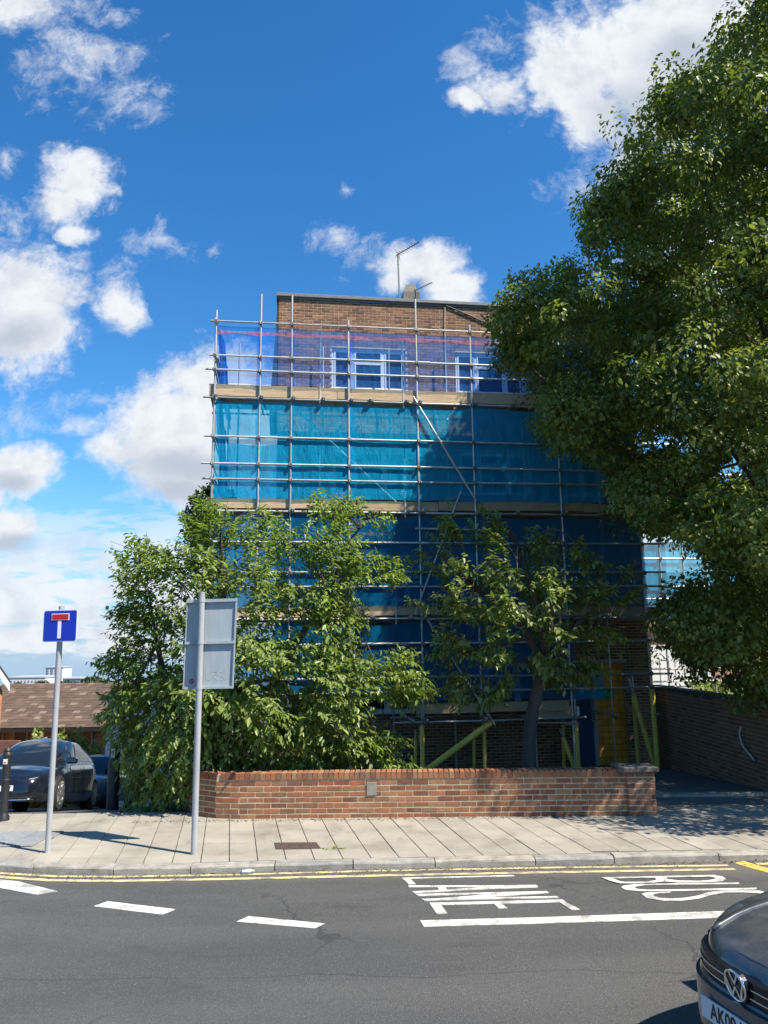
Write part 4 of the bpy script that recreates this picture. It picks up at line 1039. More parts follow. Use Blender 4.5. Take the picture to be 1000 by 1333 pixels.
def cherry(name, label, cat, base, poly, yc, ydep, nshoot, trunks, mats, lean, clump_scale=1.1, gap=.0, solo=300, Lr=(.09, .15), zmin=None, hi=0., lo=0., nleaf=13, droop=.55):
    g = empty(name, base); tag(g, label, cat)
    B0 = np.array(base)
    xs = [p[0] for p in poly]; ys = [p[1] for p in poly]
    pts = []
    cx, cy = np.mean(xs), np.mean(ys)
    need = nshoot*30
    px = rng.uniform(min(xs), max(xs), need); py = rng.uniform(min(ys), max(ys), need)
    ok = in_poly(px, py, poly); px, py = px[ok], py[ok]
    # distance to the outline sets how deep the crown is there
    seg = np.array(poly, float); d = np.full(len(px), 1e9)
    for i in range(len(seg)):
        a, b_ = seg[i], seg[(i+1) % len(seg)]; ab = b_-a; t = np.clip(((px-a[0])*ab[0]+(py-a[1])*ab[1])/max(ab@ab, 1e-9), 0, 1)
        d = np.minimum(d, np.hypot(px-a[0]-t*ab[0], py-a[1]-t*ab[1]))
    dep = ydep*np.sqrt(np.clip(d/110, .03, 1))
    # shell: most shoots near the outside
    sgn = rng.uniform(-1, 1, len(px)); sgn = np.sign(sgn)*np.abs(sgn)**.55
    Y = yc+dep*sgn
    D_ = np.stack([cr*(x-500)/F+cu*(666.5-y)/F+f0 for x, y in zip(px, py)])
    P = CAM+D_*((Y-CAM[1])/D_[:, 1])[:, None]
    # clumping
    cc = rng.integers(0, 1000, 8)
    f = (np.sin(P[:, 0]*5.1*clump_scale+cc[0])+np.sin(P[:, 1]*4.7*clump_scale+cc[1])+np.sin(P[:, 2]*6.3*clump_scale+cc[2]+P[:, 0]*2)+np.sin((P[:, 0]+P[:, 2])*9*clump_scale+cc[3])*.6)
    hz_ = P[:, 2]-B0[2]; ok = (f > gap+hi*np.clip((hz_-2.6)/1.5, 0, 1)-lo*np.clip((2.0-hz_)/1.2, 0, 1)) & (P[:, 2] > H(P[:, 0], P[:, 1])+.12)
    if zmin is not None: ok &= P[:, 2] > zmin(P)
    P = P[ok][:nshoot]
    ctr = np.array((B0[0]+lean[0], yc, B0[2]+lean[1]))
    out = norm(P-ctr); n = len(P)
    sd = norm(out+np.array((0, -.15, .15))+rng.normal(0, .35, (n, 3)))      # shoot direction
    k = nleaf
    lsc = rng.uniform(.68, 1.15, n); drp = np.array((0, 0, -1.))*(droop*rng.uniform(.3, 1.7, (n, 1)))
    pos = []; al = []; nr = []; LL = []; tn = []; st = rng.uniform(0, 1, n)
    for j in range(k):
        t = (j/k-.5)*.42
        q = P+sd*t+np.array((0, 0, -.35))*(np.maximum(t, 0)**2)[..., None] if False else P+sd*t+np.array((0, 0, -.25*max(t, 0)))
        a = j*2.4+rng.uniform(0, 6, n)
        s1 = norm(np.cross(sd, np.array((0, 0, 1.))+rng.normal(0, .05, (n, 3)))); s2 = np.cross(s1, sd)
        dirn = norm(sd*.55+s1*np.cos(a)[:, None]*.9+s2*np.sin(a)[:, None]*.35+drp+rng.normal(0, .24, (n, 3)))
        nn = norm(np.array((0, 0, 1.))+out*.5+rng.normal(0, .3, (n, 3))); nn = norm(nn-dirn*np.sum(nn*dirn, -1, keepdims=True))
        pos.append(q); al.append(dirn); nr.append(nn); LL.append(rng.uniform(*Lr, n)*lsc); tn.append(np.clip(.55*st+.45*rng.uniform(0, 1, n)+(.12 if j > 9 else 0), 0, 1))
    pos = np.concatenate(pos); al = np.concatenate(al); nr = np.concatenate(nr); LL = np.concatenate(LL); tn = np.concatenate(tn)
    Wd = LL*rng.uniform(.40, .52, len(LL))
    # the leaves that show largest become parts of their own
    dist = np.linalg.norm(pos-CAM, axis=1)/LL; x_, y_ = projv(pos); dist[(x_ < 0) | (x_ > 1000)] = 1e9
    order = np.argsort(dist); so, re = order[:solo], order[solo:]
    me = leaves_mesh('leaf', np.zeros((1, 3)), np.array([[0, 1., 0]]), np.array([[0, 0, 1.]]), np.ones(1), np.ones(1)*.46, np.ones(1)*.5, mats[0])
    for i in so:
        side = np.cross(al[i], nr[i]); side /= np.linalg.norm(side); up = np.cross(side, al[i]); M_ = Matrix.Identity(4)
        for r in range(3): M_[r][0], M_[r][1], M_[r][2], M_[r][3] = side[r]*LL[i], al[i][r]*LL[i], up[r]*LL[i], pos[i][r]-B0[r]
        link('leaf', me, g, M=M_)
    o = link('foliage', leaves_mesh('foliage', pos[re]-B0, al[re], nr[re], LL[re], Wd[re], tn[re], mats[1]), g); o['kind'] = 'stuff'
    # trunk, limbs and twigs
    b = MB()
    for tr in trunks: limb(b, [Vector(p)-Vector(base) for p in tr[0]], tr[1], tr[2], 10)
    b.build('trunk', MT['bark2'], g, smooth=True)
    forks = [np.array(tr[0][-1]) for tr in trunks]
    sel = P[rng.choice(n, min(n, 46), replace=False)]
    tw = MB()
    lim = []
    for p in sel:
        fk = forks[int(np.argmin([np.linalg.norm(p-q) for q in forks]))]
        mid = fk+(p-fk)*.45+np.array((0, 0, .25))+rng.normal(0, .08, 3)
        limb(tw, [fk-B0, mid-B0, p-B0], .035 if np.linalg.norm(p-fk) > 1 else .02, .006, 6); lim += [mid, p, (mid+p)/2, fk+(mid-fk)*.6]
    lim = np.array(lim)
    for i in rng.choice(n, min(n, 420), replace=False):
        p = P[i]; q = lim[np.argmin(np.linalg.norm(lim-p, axis=1))]
        if np.linalg.norm(p-q) < 1.3: limb(tw, [q-B0, (p+q)/2-B0+rng.normal(0, .05, 3), p+sd[i]*.2-B0], .009, .003, 4)
    tw.build('branches', MT['bark2'], g, smooth=True)
    return g

LM1 = [leaf_mat('cherry leaf '+r, (.080, .13, .025), (.17, .23, .05), (.32, .38, .11), r, .38) for r in ('obj', 'att')]
bush_poly = [(248, 628), (262, 655), (290, 640), (315, 655), (348, 650), (372, 662), (400, 640), (425, 650), (450, 645), (470, 655), (485, 642), (500, 665), (512, 698), (490, 715), (520, 736), (524, 762), (502, 778), (472, 792), (476, 819),
             (500, 845), (552, 838), (546, 862), (562, 905), (510, 922), (488, 944), (527, 960), (503, 982), (543, 994), (538, 1004), (430, 1003), (405, 1010), (380, 1018), (350, 1014), (320, 1016), (292, 1012), (268, 1035), (240, 1054), (205, 1052), (170, 1050), (168, 1046), (172, 1010), (162, 990), (158, 965),
             (136, 935), (124, 905), (150, 882), (124, 862), (152, 845), (130, 803), (166, 790), (124, 742), (152, 735), (136, 708), (166, 715), (182, 690), (215, 688), (240, 672), (262, 668)]
cherry('cherry_tree', 'broad leafy green tree hiding the left end of the garden wall, behind the two signs', 'tree', (-2.9, 12.75, .05), bush_poly, 12.55, 1.35, 4300,
       [([(-2.9, 12.75, -.1), (-2.85, 12.7, .9), (-2.6, 12.6, 1.7)], .11, .07), ([(-2.75, 12.8, -.1), (-2.2, 12.7, 1.2), (-1.5, 12.7, 2.5), (-.9, 12.8, 3.4)], .09, .045), ([(-3.0, 12.75, -.1), (-3.4, 12.7, 1.4), (-3.7, 12.6, 2.6)], .08, .04), ([(-2.85, 12.8, -.1), (-2.7, 12.8, 2.2), (-2.7, 12.9, 3.7)], .09, .04)],
       LM1, (.0, 2.2), gap=-.6, hi=.75, lo=.7, nleaf=10, droop=.38, Lr=(.075, .135), zmin=lambda P: np.where((P[:, 0] > -2.6) & (P[:, 1] < 11.7), .55, -9))
LM2 = [leaf_mat('young cherry leaf '+r, (.10, .145, .03), (.20, .25, .06), (.38, .42, .13), r, .38) for r in ('obj', 'att')]
ch_poly = [(588, 656), (613, 660), (640, 668), (660, 676), (682, 686), (706, 695), (744, 695), (767, 724), (786, 737), (819, 737), (828, 769), (819, 785), (793, 798), (806, 821), (802, 856), (770, 872), (757, 892), (722, 882), (709, 892), (690, 872), (660, 900), (640, 925),
           (618, 912), (601, 928), (585, 893), (572, 864), (557, 862), (578, 832), (540, 813), (530, 790), (546, 778), (537, 752), (527, 730), (546, 717), (560, 700), (572, 691)]
tb = lambda x, y, Y=13.3: tuple(on_Y(x, y, Y))
cherry('cherry_tree', 'slimmer bare trunked tree with drooping pale leaves in front of the entrance', 'tree', (2.52, 13.3, -.1), ch_poly, 13.2, 1.25, 860,
       [([tb(688, 1030), tb(688, 1003), tb(690, 950), tb(698, 905), tb(708, 868)], .135, .095), ([tb(704, 880), tb(690, 830), tb(655, 790), tb(620, 770)], .085, .03), ([tb(706, 875), tb(725, 845), tb(755, 810), tb(780, 790)], .08, .03), ([tb(707, 872), tb(705, 820), tb(690, 760), tb(680, 720)], .085, .03),
        ([tb(690, 830), tb(640, 840), tb(600, 850)], .04, .015), ([tb(700, 872), tb(735, 868), tb(760, 872)], .05, .015)],
       LM2, (0, 2.6), gap=.35, clump_scale=1.5, nleaf=10, droop=.5, Lr=(.09, .155))

def filler_shrub():  # added foliage that darkens the pale gap under the leafy tree
    n = 2600; q = norm(rng.normal(0, 1, (n, 3)))*rng.uniform(.2, 1, (n, 1))**.4*np.array((1.0, .6, 1.15)); ok = q[:, 2] > -.95; q = q[ok]; n = len(q)
    al = norm(rng.normal(0, 1, (n, 3))+np.array((0, -.2, -.2))); nr = norm(q+np.array((0, 0, .6))+rng.normal(0, .4, (n, 3))); nr = norm(nr-al*np.sum(nr*al, -1, keepdims=True)); L = rng.uniform(.07, .13, n)
    g = empty('filler_shrub', (-3.1, 14.2, -.1)); tag(g, 'shrub added behind the leafy tree to keep the gap under it dark', 'shrub')
    o = link('foliage', leaves_mesh('foliage', q+np.array((0, 0, 1.05)), al, nr, L, L*.5, rng.uniform(0, 1, n), LM1[1]), g); o['kind'] = 'stuff'
    b = MB()
    for k in range(6): a = k*1.05; limb(b, [(0, 0, -.2), (.25*math.cos(a), .2*math.sin(a), .6), (.6*math.cos(a), .35*math.sin(a), 1.5)], .035, .008, 6)
    b.build('stem', MT['bark2'], g, smooth=True)
filler_shrub()

def big_tree():
    base = (9.2, 14.6, -.1); B0 = np.array(base); g = empty('lime_tree', base)
    tag(g, 'huge dark leafy tree filling the right side above the boundary wall', 'tree')
    poly = [(1010, -80), (992, 0), (959, 26), (929, 49), (921, 82), (917, 94), (880, 97), (850, 127), (820, 157), (814, 184), (816, 202), (775, 221), (790, 255), (767, 270), (756, 300), (764, 326), (779, 334), (764, 360), (752, 385), (748, 350), (752, 322), (726, 341), (690, 352), (674, 360), (647, 390), (640, 450),
            (651, 485), (674, 492), (695, 504), (707, 520), (690, 552), (722, 567), (731, 588), (755, 596), (788, 618), (800, 650), (790, 675), (842, 688), (900, 705), (922, 730), (900, 748), (880, 768), (838, 800), (848, 833), (862, 842), (875, 860), (900, 868), (885, 885), (905, 893), (935, 878), (950, 905), (1000, 925), (1100, 960), (2500, 960), (2500, -3000), (1010, -3000)]
    ctr = np.array((9.0, 14.0, 9.6)); rad = np.array((6.9, 5.0, 9.4))
    N = 30000
    q = rng.normal(0, 1, (N, 3)); q = norm(q)*(rng.uniform(0, 1, (N, 1))**.30); P = ctr+q*rad
    # extra reach towards the house on the left
    Q = np.array((3.2, 14.2, 9.3))+norm(rng.normal(0, 1, (2500, 3)))*rng.uniform(0, 1, (2500, 1))**.4*np.array((1.9, 2.0, 1.7)); P = np.concatenate([P, Q])
    Q = np.array((5.6, 14.0, 4.6))+norm(rng.normal(0, 1, (4000, 3)))*rng.uniform(0, 1, (4000, 1))**.4*np.array((2.6, 2.2, 3.0)); P = np.concatenate([P, Q])
    Q = np.array((7.1, 10.3, 4.3))+norm(rng.normal(0, 1, (3000, 3)))*rng.uniform(0, 1, (3000, 1))**.4*np.array((2.1, 1.5, 1.3)); P = np.concatenate([P, Q])  # low front lobe out of view, added to cast dappled shade on the pavement
    x, y = projv(P)
    infront = P[:, 1] > 4
    inside = in_poly(x, y, poly) & in_poly(x-42, y, poly) & in_poly(x-20, y-24, poly)
    ok = infront & inside & (P[:, 2] > np.where(P[:, 0] > 9, 2.6, 1.3))
    # keep the crown off the house and scaffolding
    dface = (P-P0)@NRM; ok &= ~((dface < 2.3) & ((P-P0)@E < 8.6))
    ok &= ~((x > 1025) & (P[:, 2] > 5.2) & (P[:, 1] < 13.6+.25*(P[:, 2]-9)) & (rng.uniform(0, 1, len(P)) < .93))  # unseen front right mass thinned out so sun reaches the visible crown
    ok &= ~((x < 1015) & (P[:, 1] < 11.9) & (P[:, 2] < 6.5))
    ok &= ((P-ctr)@SUN_DIR) < np.where(P[:, 2] > 13, 5.6, 3.9)  # sunward side cut back, shaped to let more light onto the crown
    P = P[ok]; P = P[rng.permutation(len(P))]
    # lobes spaced apart, so light and dark masses read with gaps between them
    def thin(P, r):
        keep, cell = [], {}
        for p in P:
            k = tuple((p//r).astype(int))
            if not any(np.sum((q_-p)**2) < r*r for a in (-1, 0, 1) for b_ in (-1, 0, 1) for c in (-1, 0, 1) for q_ in cell.get((k[0]+a, k[1]+b_, k[2]+c), ())):
                cell.setdefault(k, []).append(p); keep.append(p)
        return np.array(keep)
    K = thin(P, 1.3)
    e = np.linalg.norm((K-ctr)/rad, axis=1); K = K[(e > .60) | (rng.uniform(0, 1, len(K)) < .35) | (K[:, 0] < 7)]
    n = len(K); out = norm(K-ctr+np.array((-1., -1.5, 2.5)))
    nsub, nl = 34, 74
    lr = rng.uniform(.60, 1.32, n)
    sd = norm(rng.normal(0, 1, (n, nsub, 3))+out[:, None]*.7+np.array((0, 0, .55)))
    sub = (K[:, None]+sd*lr[:, None, None]*rng.uniform(.5, 1.12, (n, nsub, 1))*np.array((1.1, 1.1, .66))).reshape(-1, 3); so = sd.reshape(-1, 3)
    sx, sy = projv(sub); fr_ = (sx > -20) & (sx < 1020) & (sy > -20) & (sy < 1340)
    ks = ~fr_ | in_poly(sx+rng.normal(0, 10, len(sx)), sy+rng.normal(0, 10, len(sx)), poly)
    # the crown leaves these parts of the house, pavement and smaller tree in the sun
    t_ = ((sub-P0)@NRM-1.45)/(SUN_DIR@NRM); q_ = sub-SUN_DIR*t_[:, None]; hx, hy = projv(q_)
    ks &= ~((t_ > 0) & in_poly(hx, hy, [(200, 300), (740, 380), (720, 490), (625, 512), (600, 560), (555, 590), (545, 640), (515, 690), (530, 940), (200, 1000)]) & (rng.uniform(0, 1, len(sub)) < .97))
    t_ = (sub[:, 2]-.12)/SUN_DIR[2]; q_ = sub-SUN_DIR*t_[:, None]; hx, hy = projv(q_)
    ks &= ~in_poly(hx, hy, [(-500, 1067), (690, 1062), (735, 1066), (790, 1078), (850, 1090), (920, 1086), (1010, 1078), (1500, 1085), (1500, 1400), (-500, 1400)])
    t_ = (sub[:, 1]-11.45)/SUN_DIR[1]; q_ = sub-SUN_DIR*t_[:, None]; hx, hy = projv(q_)
    ks &= ~(in_poly(hx, hy, [(100, 1000), (680, 1000), (690, 1062), (100, 1075)]))
    t_ = (sub[:, 1]-12.6)/SUN_DIR[1]; q_ = sub-SUN_DIR*t_[:, None]; hx, hy = projv(q_)
    ks &= ~(in_poly(hx, hy, [(100, 600), (690, 640), (735, 740), (715, 870), (690, 1000), (100, 1000)]) & (rng.uniform(0, 1, len(sub)) < .9))
    alive = ks.reshape(n, nsub).mean(1) > .45; KB = K[alive]
    sub, so = sub[ks], so[ks]; ns = len(sub); n = len(K); st_ = rng.uniform(0, 1, ns)
    cl = np.repeat(sub, nl, 0); o = np.repeat(so, nl, 0)
    d = norm(rng.normal(0, 1, (ns*nl, 3))+o*.35); rr_ = np.repeat(rng.uniform(.18, .38, ns), nl)*rng.uniform(.15, 1, ns*nl)**.5
    pos = cl+d*rr_[:, None]*np.array((1.2, 1.2, .8))
    xx, yy = projv(pos); vis = (xx > -50) & (xx < 1050) & (yy > -50) & (yy < 1400)
    keepm = vis | (rng.uniform(0, 1, len(pos)) < .5)
    keepm &= (~vis) | in_poly(xx, yy, poly) | (rng.uniform(0, 1, len(pos)) < .6)
    keepm &= pos[:, 2] > .9
    pos, d, o = pos[keepm], d[keepm], o[keepm]; m = len(pos)
    al = norm(d*.6+np.array((0, 0, -.5))+rng.normal(0, .4, (m, 3))); nr = norm(o*.55+np.array((0, 0, .75))+d*.55+rng.normal(0, .24, (m, 3))); nr = norm(nr-al*np.sum(nr*al, -1, keepdims=True))
    L = np.where(rng.uniform(0, 1, m) < .9, rng.uniform(.05, .10, m), .118); tn = np.clip(.5*np.repeat(st_, nl)[keepm]+.5*rng.uniform(0, 1, m), 0, 1)
    lm = leaf_mat('lime leaf', (.065, .098, .016), (.15, .185, .032), (.30, .32, .085), 'att', .36, .45)
    ob = link('foliage', leaves_mesh('foliage', pos-B0, al, nr, L, L*.72, tn, lm), g); ob['kind'] = 'stuff'
    b = MB(); limb(b, [(0, 0, -.5), (0, 0, .6), (.05, .05, 2.5), (-.1, 0, 4.6), (0, .1, 6.5)], .46, .30, 14); b.build('trunk', MT['bark'], g, smooth=True)
    tw = MB(); fk = [np.array((0, 0, z)) for z in (2.6, 3.8, 5., 6.3)]
    for i in rng.choice(len(KB), min(len(KB), 90), replace=False):
        p = KB[i]-B0; a = fk[rng.integers(0, 4)]
        mid = a+(p-a)*.5+np.array((0, 0, .5))+rng.normal(0, .3, 3); limb(tw, [a, mid, p], .10 if np.linalg.norm(p-a) > 4 else .06, .012, 6)
    limb(tw, [(0, 0, 3), (-3, 0, 5.2), (-5.4, .1, 7.2), (-7.2, 0, 9.2)], .13, .02, 8); limb(tw, [(0, 0, 6), (-.6, .1, 10), (-1, .2, 14), (-.8, 0, 17.5)], .24, .03, 8); limb(tw, [(0, 0, 2.6), (-1.2, .3, 3.4), (-2.2, .1, 3.7), (-2.9, .2, 4.3)], .10, .015, 8)
    tw.build('branches', MT['bark'], g, smooth=True)
    print('big tree leaves', m, 'lobes', n)
big_tree()

# ------------------------------------------------------------------ signs, posts
def sign_t():
    p = on_z(62, 1110, .12); g = empty('road_sign', tuple(p)); tag(g, 'no through road sign with a white and red T on a blue square plate', 'sign')
    top = on_Y(80.5, 789, p[1]); o = p
    b = MB(); b.tube([(0, 0, -.1), tuple(top-o)], .034, 14); b.build('pole', MT['pole'], g, smooth=False)
    pc = on_Y(78.5, 814.5, p[1]-.07); tl = on_Y(57, 794, p[1]-.07); br = on_Y(101, 835, p[1]-.07)
    w = (br[0]-tl[0]); h = (tl[2]-br[2]); c = pc-o
    def rrect(w, h, r, n=5):
        pts = []
        for sx, sz, a0 in ((1, 1, 0), (-1, 1, 90), (-1, -1, 180), (1, -1, 270)):
            for k in range(n+1):
                a = R(a0+90*k/n); pts.append((sx*(w/2-r)+r*math.cos(a), sz*(h/2-r)+r*math.sin(a)))
        return pts
    def plate(name, w, h, r, y, th, m, dx=0, dz=0, par=g):
        mb = MB(); mb.prism([(x+dx, z+dz) for x, z in rrect(w, h, r)], th, 'y', y); o_ = mb.build(name, m, par, tuple(c)); o_.rotation_euler = (R(0), R(-.5), R(-6)); return o_
    wm = mat('white sign film', (.8, .8, .8), .3); plate('plate', w, h, .025, -.002, .006, wm)
    plate('blue_field', w-.022, h-.022, .018, -.0055, .003, mat('blue sign film', (.006, .03, .42), .3))
    plate('white_stem', .042*w/.42, h*.64, .001, -.009, .003, wm, -.006, -.03)
    plate('white_border', w*.52, h*.215, .001, -.0125, .003, wm, 0.004, h*.275)
    plate('red_bar', w*.475, h*.17, .001, -.016, .003, mat('red sign film', (.55, .012, .02), .3), 0.004, h*.275)
    b = MB(); b.cbox(-.05, .005, -.02, .05, .09, .02, .005); b.build('clamp', MT['pole'], g, tuple(c+np.array((0, 0, .08)))); b.build('clamp', MT['pole'], g, tuple(c-np.array((0, 0, .1))))
sign_t()

def sign_back():
    p = on_z(252.5, 1112, .12); g = empty('road_sign', tuple(p)); tag(g, 'grey back of a tall two panel road sign in front of the leafy tree', 'sign')
    top = on_Y(263, 773, p[1]); b = MB(); b.tube([(0, 0, -.1), tuple(top-p)], .038, 16); b.lathe([(.040, 0), (.040, .02)], 16, Matrix.Translation(Vector(top-p))); b.build('pole', MT['pole'], g)
    Yp_ = p[1]+.075
    tl, tr, br, bl = (on_Y(x, y, Yp_)-p for x, y in ((244, 781), (309, 779), (304, 896), (238.5, 897)))
    m = MT['signback']
    def pt(u, v, y=0): a = tl+(tr-tl)*u; b_ = bl+(br-bl)*u; q = a+(b_-a)*v; return (q[0], q[1]+y, q[2])
    def panel(v0, v1, name):
        mb = MB(); mb.add([pt(0, v0), pt(1, v0), pt(1, v1), pt(0, v1), pt(0, v0, .012), pt(1, v0, .012), pt(1, v1, .012), pt(0, v1, .012)], [(0, 1, 2, 3)[::-1], (4, 5, 6, 7), (0, 1, 5, 4), (1, 2, 6, 5), (2, 3, 7, 6), (3, 0, 4, 7)])
        return mb.build(name, m, g)
    a = panel(0, .498, 'sign_panel'); c = panel(.502, 1, 'sign_panel')
    def rail(v0, v1, dpt, name='channel', u0_=0, u1_=1):
        mb = MB(); mb.add([pt(u0_, v0, -.002), pt(u1_, v0, -.002), pt(u1_, v1, -.002), pt(u0_, v1, -.002), pt(u0_, v0, -dpt), pt(u1_, v0, -dpt), pt(u1_, v1, -dpt), pt(u0_, v1, -dpt)], [(3, 2, 1, 0), (4, 5, 6, 7), (0, 1, 5, 4), (1, 2, 6, 5), (2, 3, 7, 6), (3, 0, 4, 7)]); mb.build(name, m, g)
    rail(0, .035, .036); rail(.475, .505, .036); rail(.975, 1.0, .036)
    rail(.036, .474, .022, 'edge_flange', .975, 1.0); rail(.036, .474, .022, 'edge_flange', 0, .02); rail(.506, .974, .022, 'edge_flange', .975, 1.0); rail(.506, .974, .022, 'edge_flange', 0, .02)
    for v in (.02, .49, .985):
        q = Vector(pt(.32-.05*v, v)); mb = MB(); s = (tuple(top-p)[0])*(q.z/(top-p)[2]); mb.lathe([(.043, -.02), (.043, .02)], 14, Matrix.Translation((s, 0, q.z))); mb.cbox(s-.05, .03, q.z-.018, s+.05, .072, q.z+.018, .004); mb.build('clamp', MT['pole'], g)
    # round sticker with a light scrawl, faded graffiti
    q = Vector(pt(.16, .915, -.004)); mb = MB(); mb.lathe([(.031, 0), (.031, .002)], 20, Matrix.Translation(q) @ Matrix.Rotation(R(90), 4, 'X')); st = mb.build('sticker', mat('magenta sticker', (.26, .02, .06), .4), g)
    mb = MB(); mb.tube([q+Vector((x, -.0035, z)) for x, z in ((-.02, .008), (-.008, .014), (0, .004), (-.01, -.006), (.004, -.012), (.018, -.004), (.014, .01), (.003, .002))], .003, 5); mb.build('scrawl', mat('pale print', (.6, .45, .5), .5), st)
    mb = MB()
    for pts in (((.44, .80), (.45, .90), (.52, .91), (.54, .80)), ((.58, .90), (.57, .81), (.66, .82), (.60, .87), (.68, .91)), ((.72, .82), (.80, .81), (.74, .86), (.82, .90), (.72, .91))):
        mb.tube([pt(u, v, .0035) for u, v in pts], .0065, 5)
    mb.build('faded_scrawl', mat('faded graffiti', (.36, .385, .36), .6), g)
sign_back()

def bollard(px, py, label, h=.98, r=.062, flip=False, z=.12, Y=None):
    p = on_z(px, py, z) if Y is None else on_Y(px, py, Y); g = empty('bollard', tuple(p)); tag(g, label, 'bollard', )
    b = MB(); b.lathe([(r*1.55, -.1), (r*1.55, .05), (r*1.1, .09), (r, .12), (r, h*.52), (r*1.18, h*.53), (r*1.18, h*.56), (r, h*.57), (r, h*.88), (r*1.2, h*.89), (r*1.2, h*.92), (r*.95, h*.94), (r*1.02, h*.97), (r*.6, h)], 18)
    o = b.build('post', MT['black'], g); auto_smooth(o.data, 40)
    b = MB(); b.box(-.028, -r-.004, h*.78, .028, -r+.02, h*.85); b.build('sticker', mat('white sticker', (.7, .7, .7), .5), g)
    b = MB(); b.box(-.02, -r-.006, h*.795, .02, -r-.0045, h*.808); b.build('print', mat('red print', (.5, .05, .05), .5), g)
bollard(4, 1068, 'slim black bollard at the left edge in front of the dark car', 1.0, .055)

def meter_post():
    g = empty('parking_post', tuple(on_Y(147, 1040, 13.4))); tag(g, 'plain dark post with a white sticker half hidden by the leafy tree', 'post')
    o = Vector(g.location)
    top = on_Y(147, 966, 13.4)[2]-o.z
    b = MB(); b.lathe([(.10, -.5), (.10, top*.6), (.09, top*.66), (.09, top*.92), (.07, top)], 14); ob = b.build('post', mat('charcoal paint', (.02, .021, .023), .5, var=.2), g); auto_smooth(ob.data, 40)
    b = MB(); b.box(-.03, -.098, top*.74, .03, -.070, top*.9); st = b.build('sticker', mat('white sticker', (.7, .7, .7), .5), g)
    b = MB(); b.box(-.018, -.101, top*.79, .018, -.0985, top*.85); b.build('print', mat('grey print', (.2, .2, .2), .5), st)
meter_post()

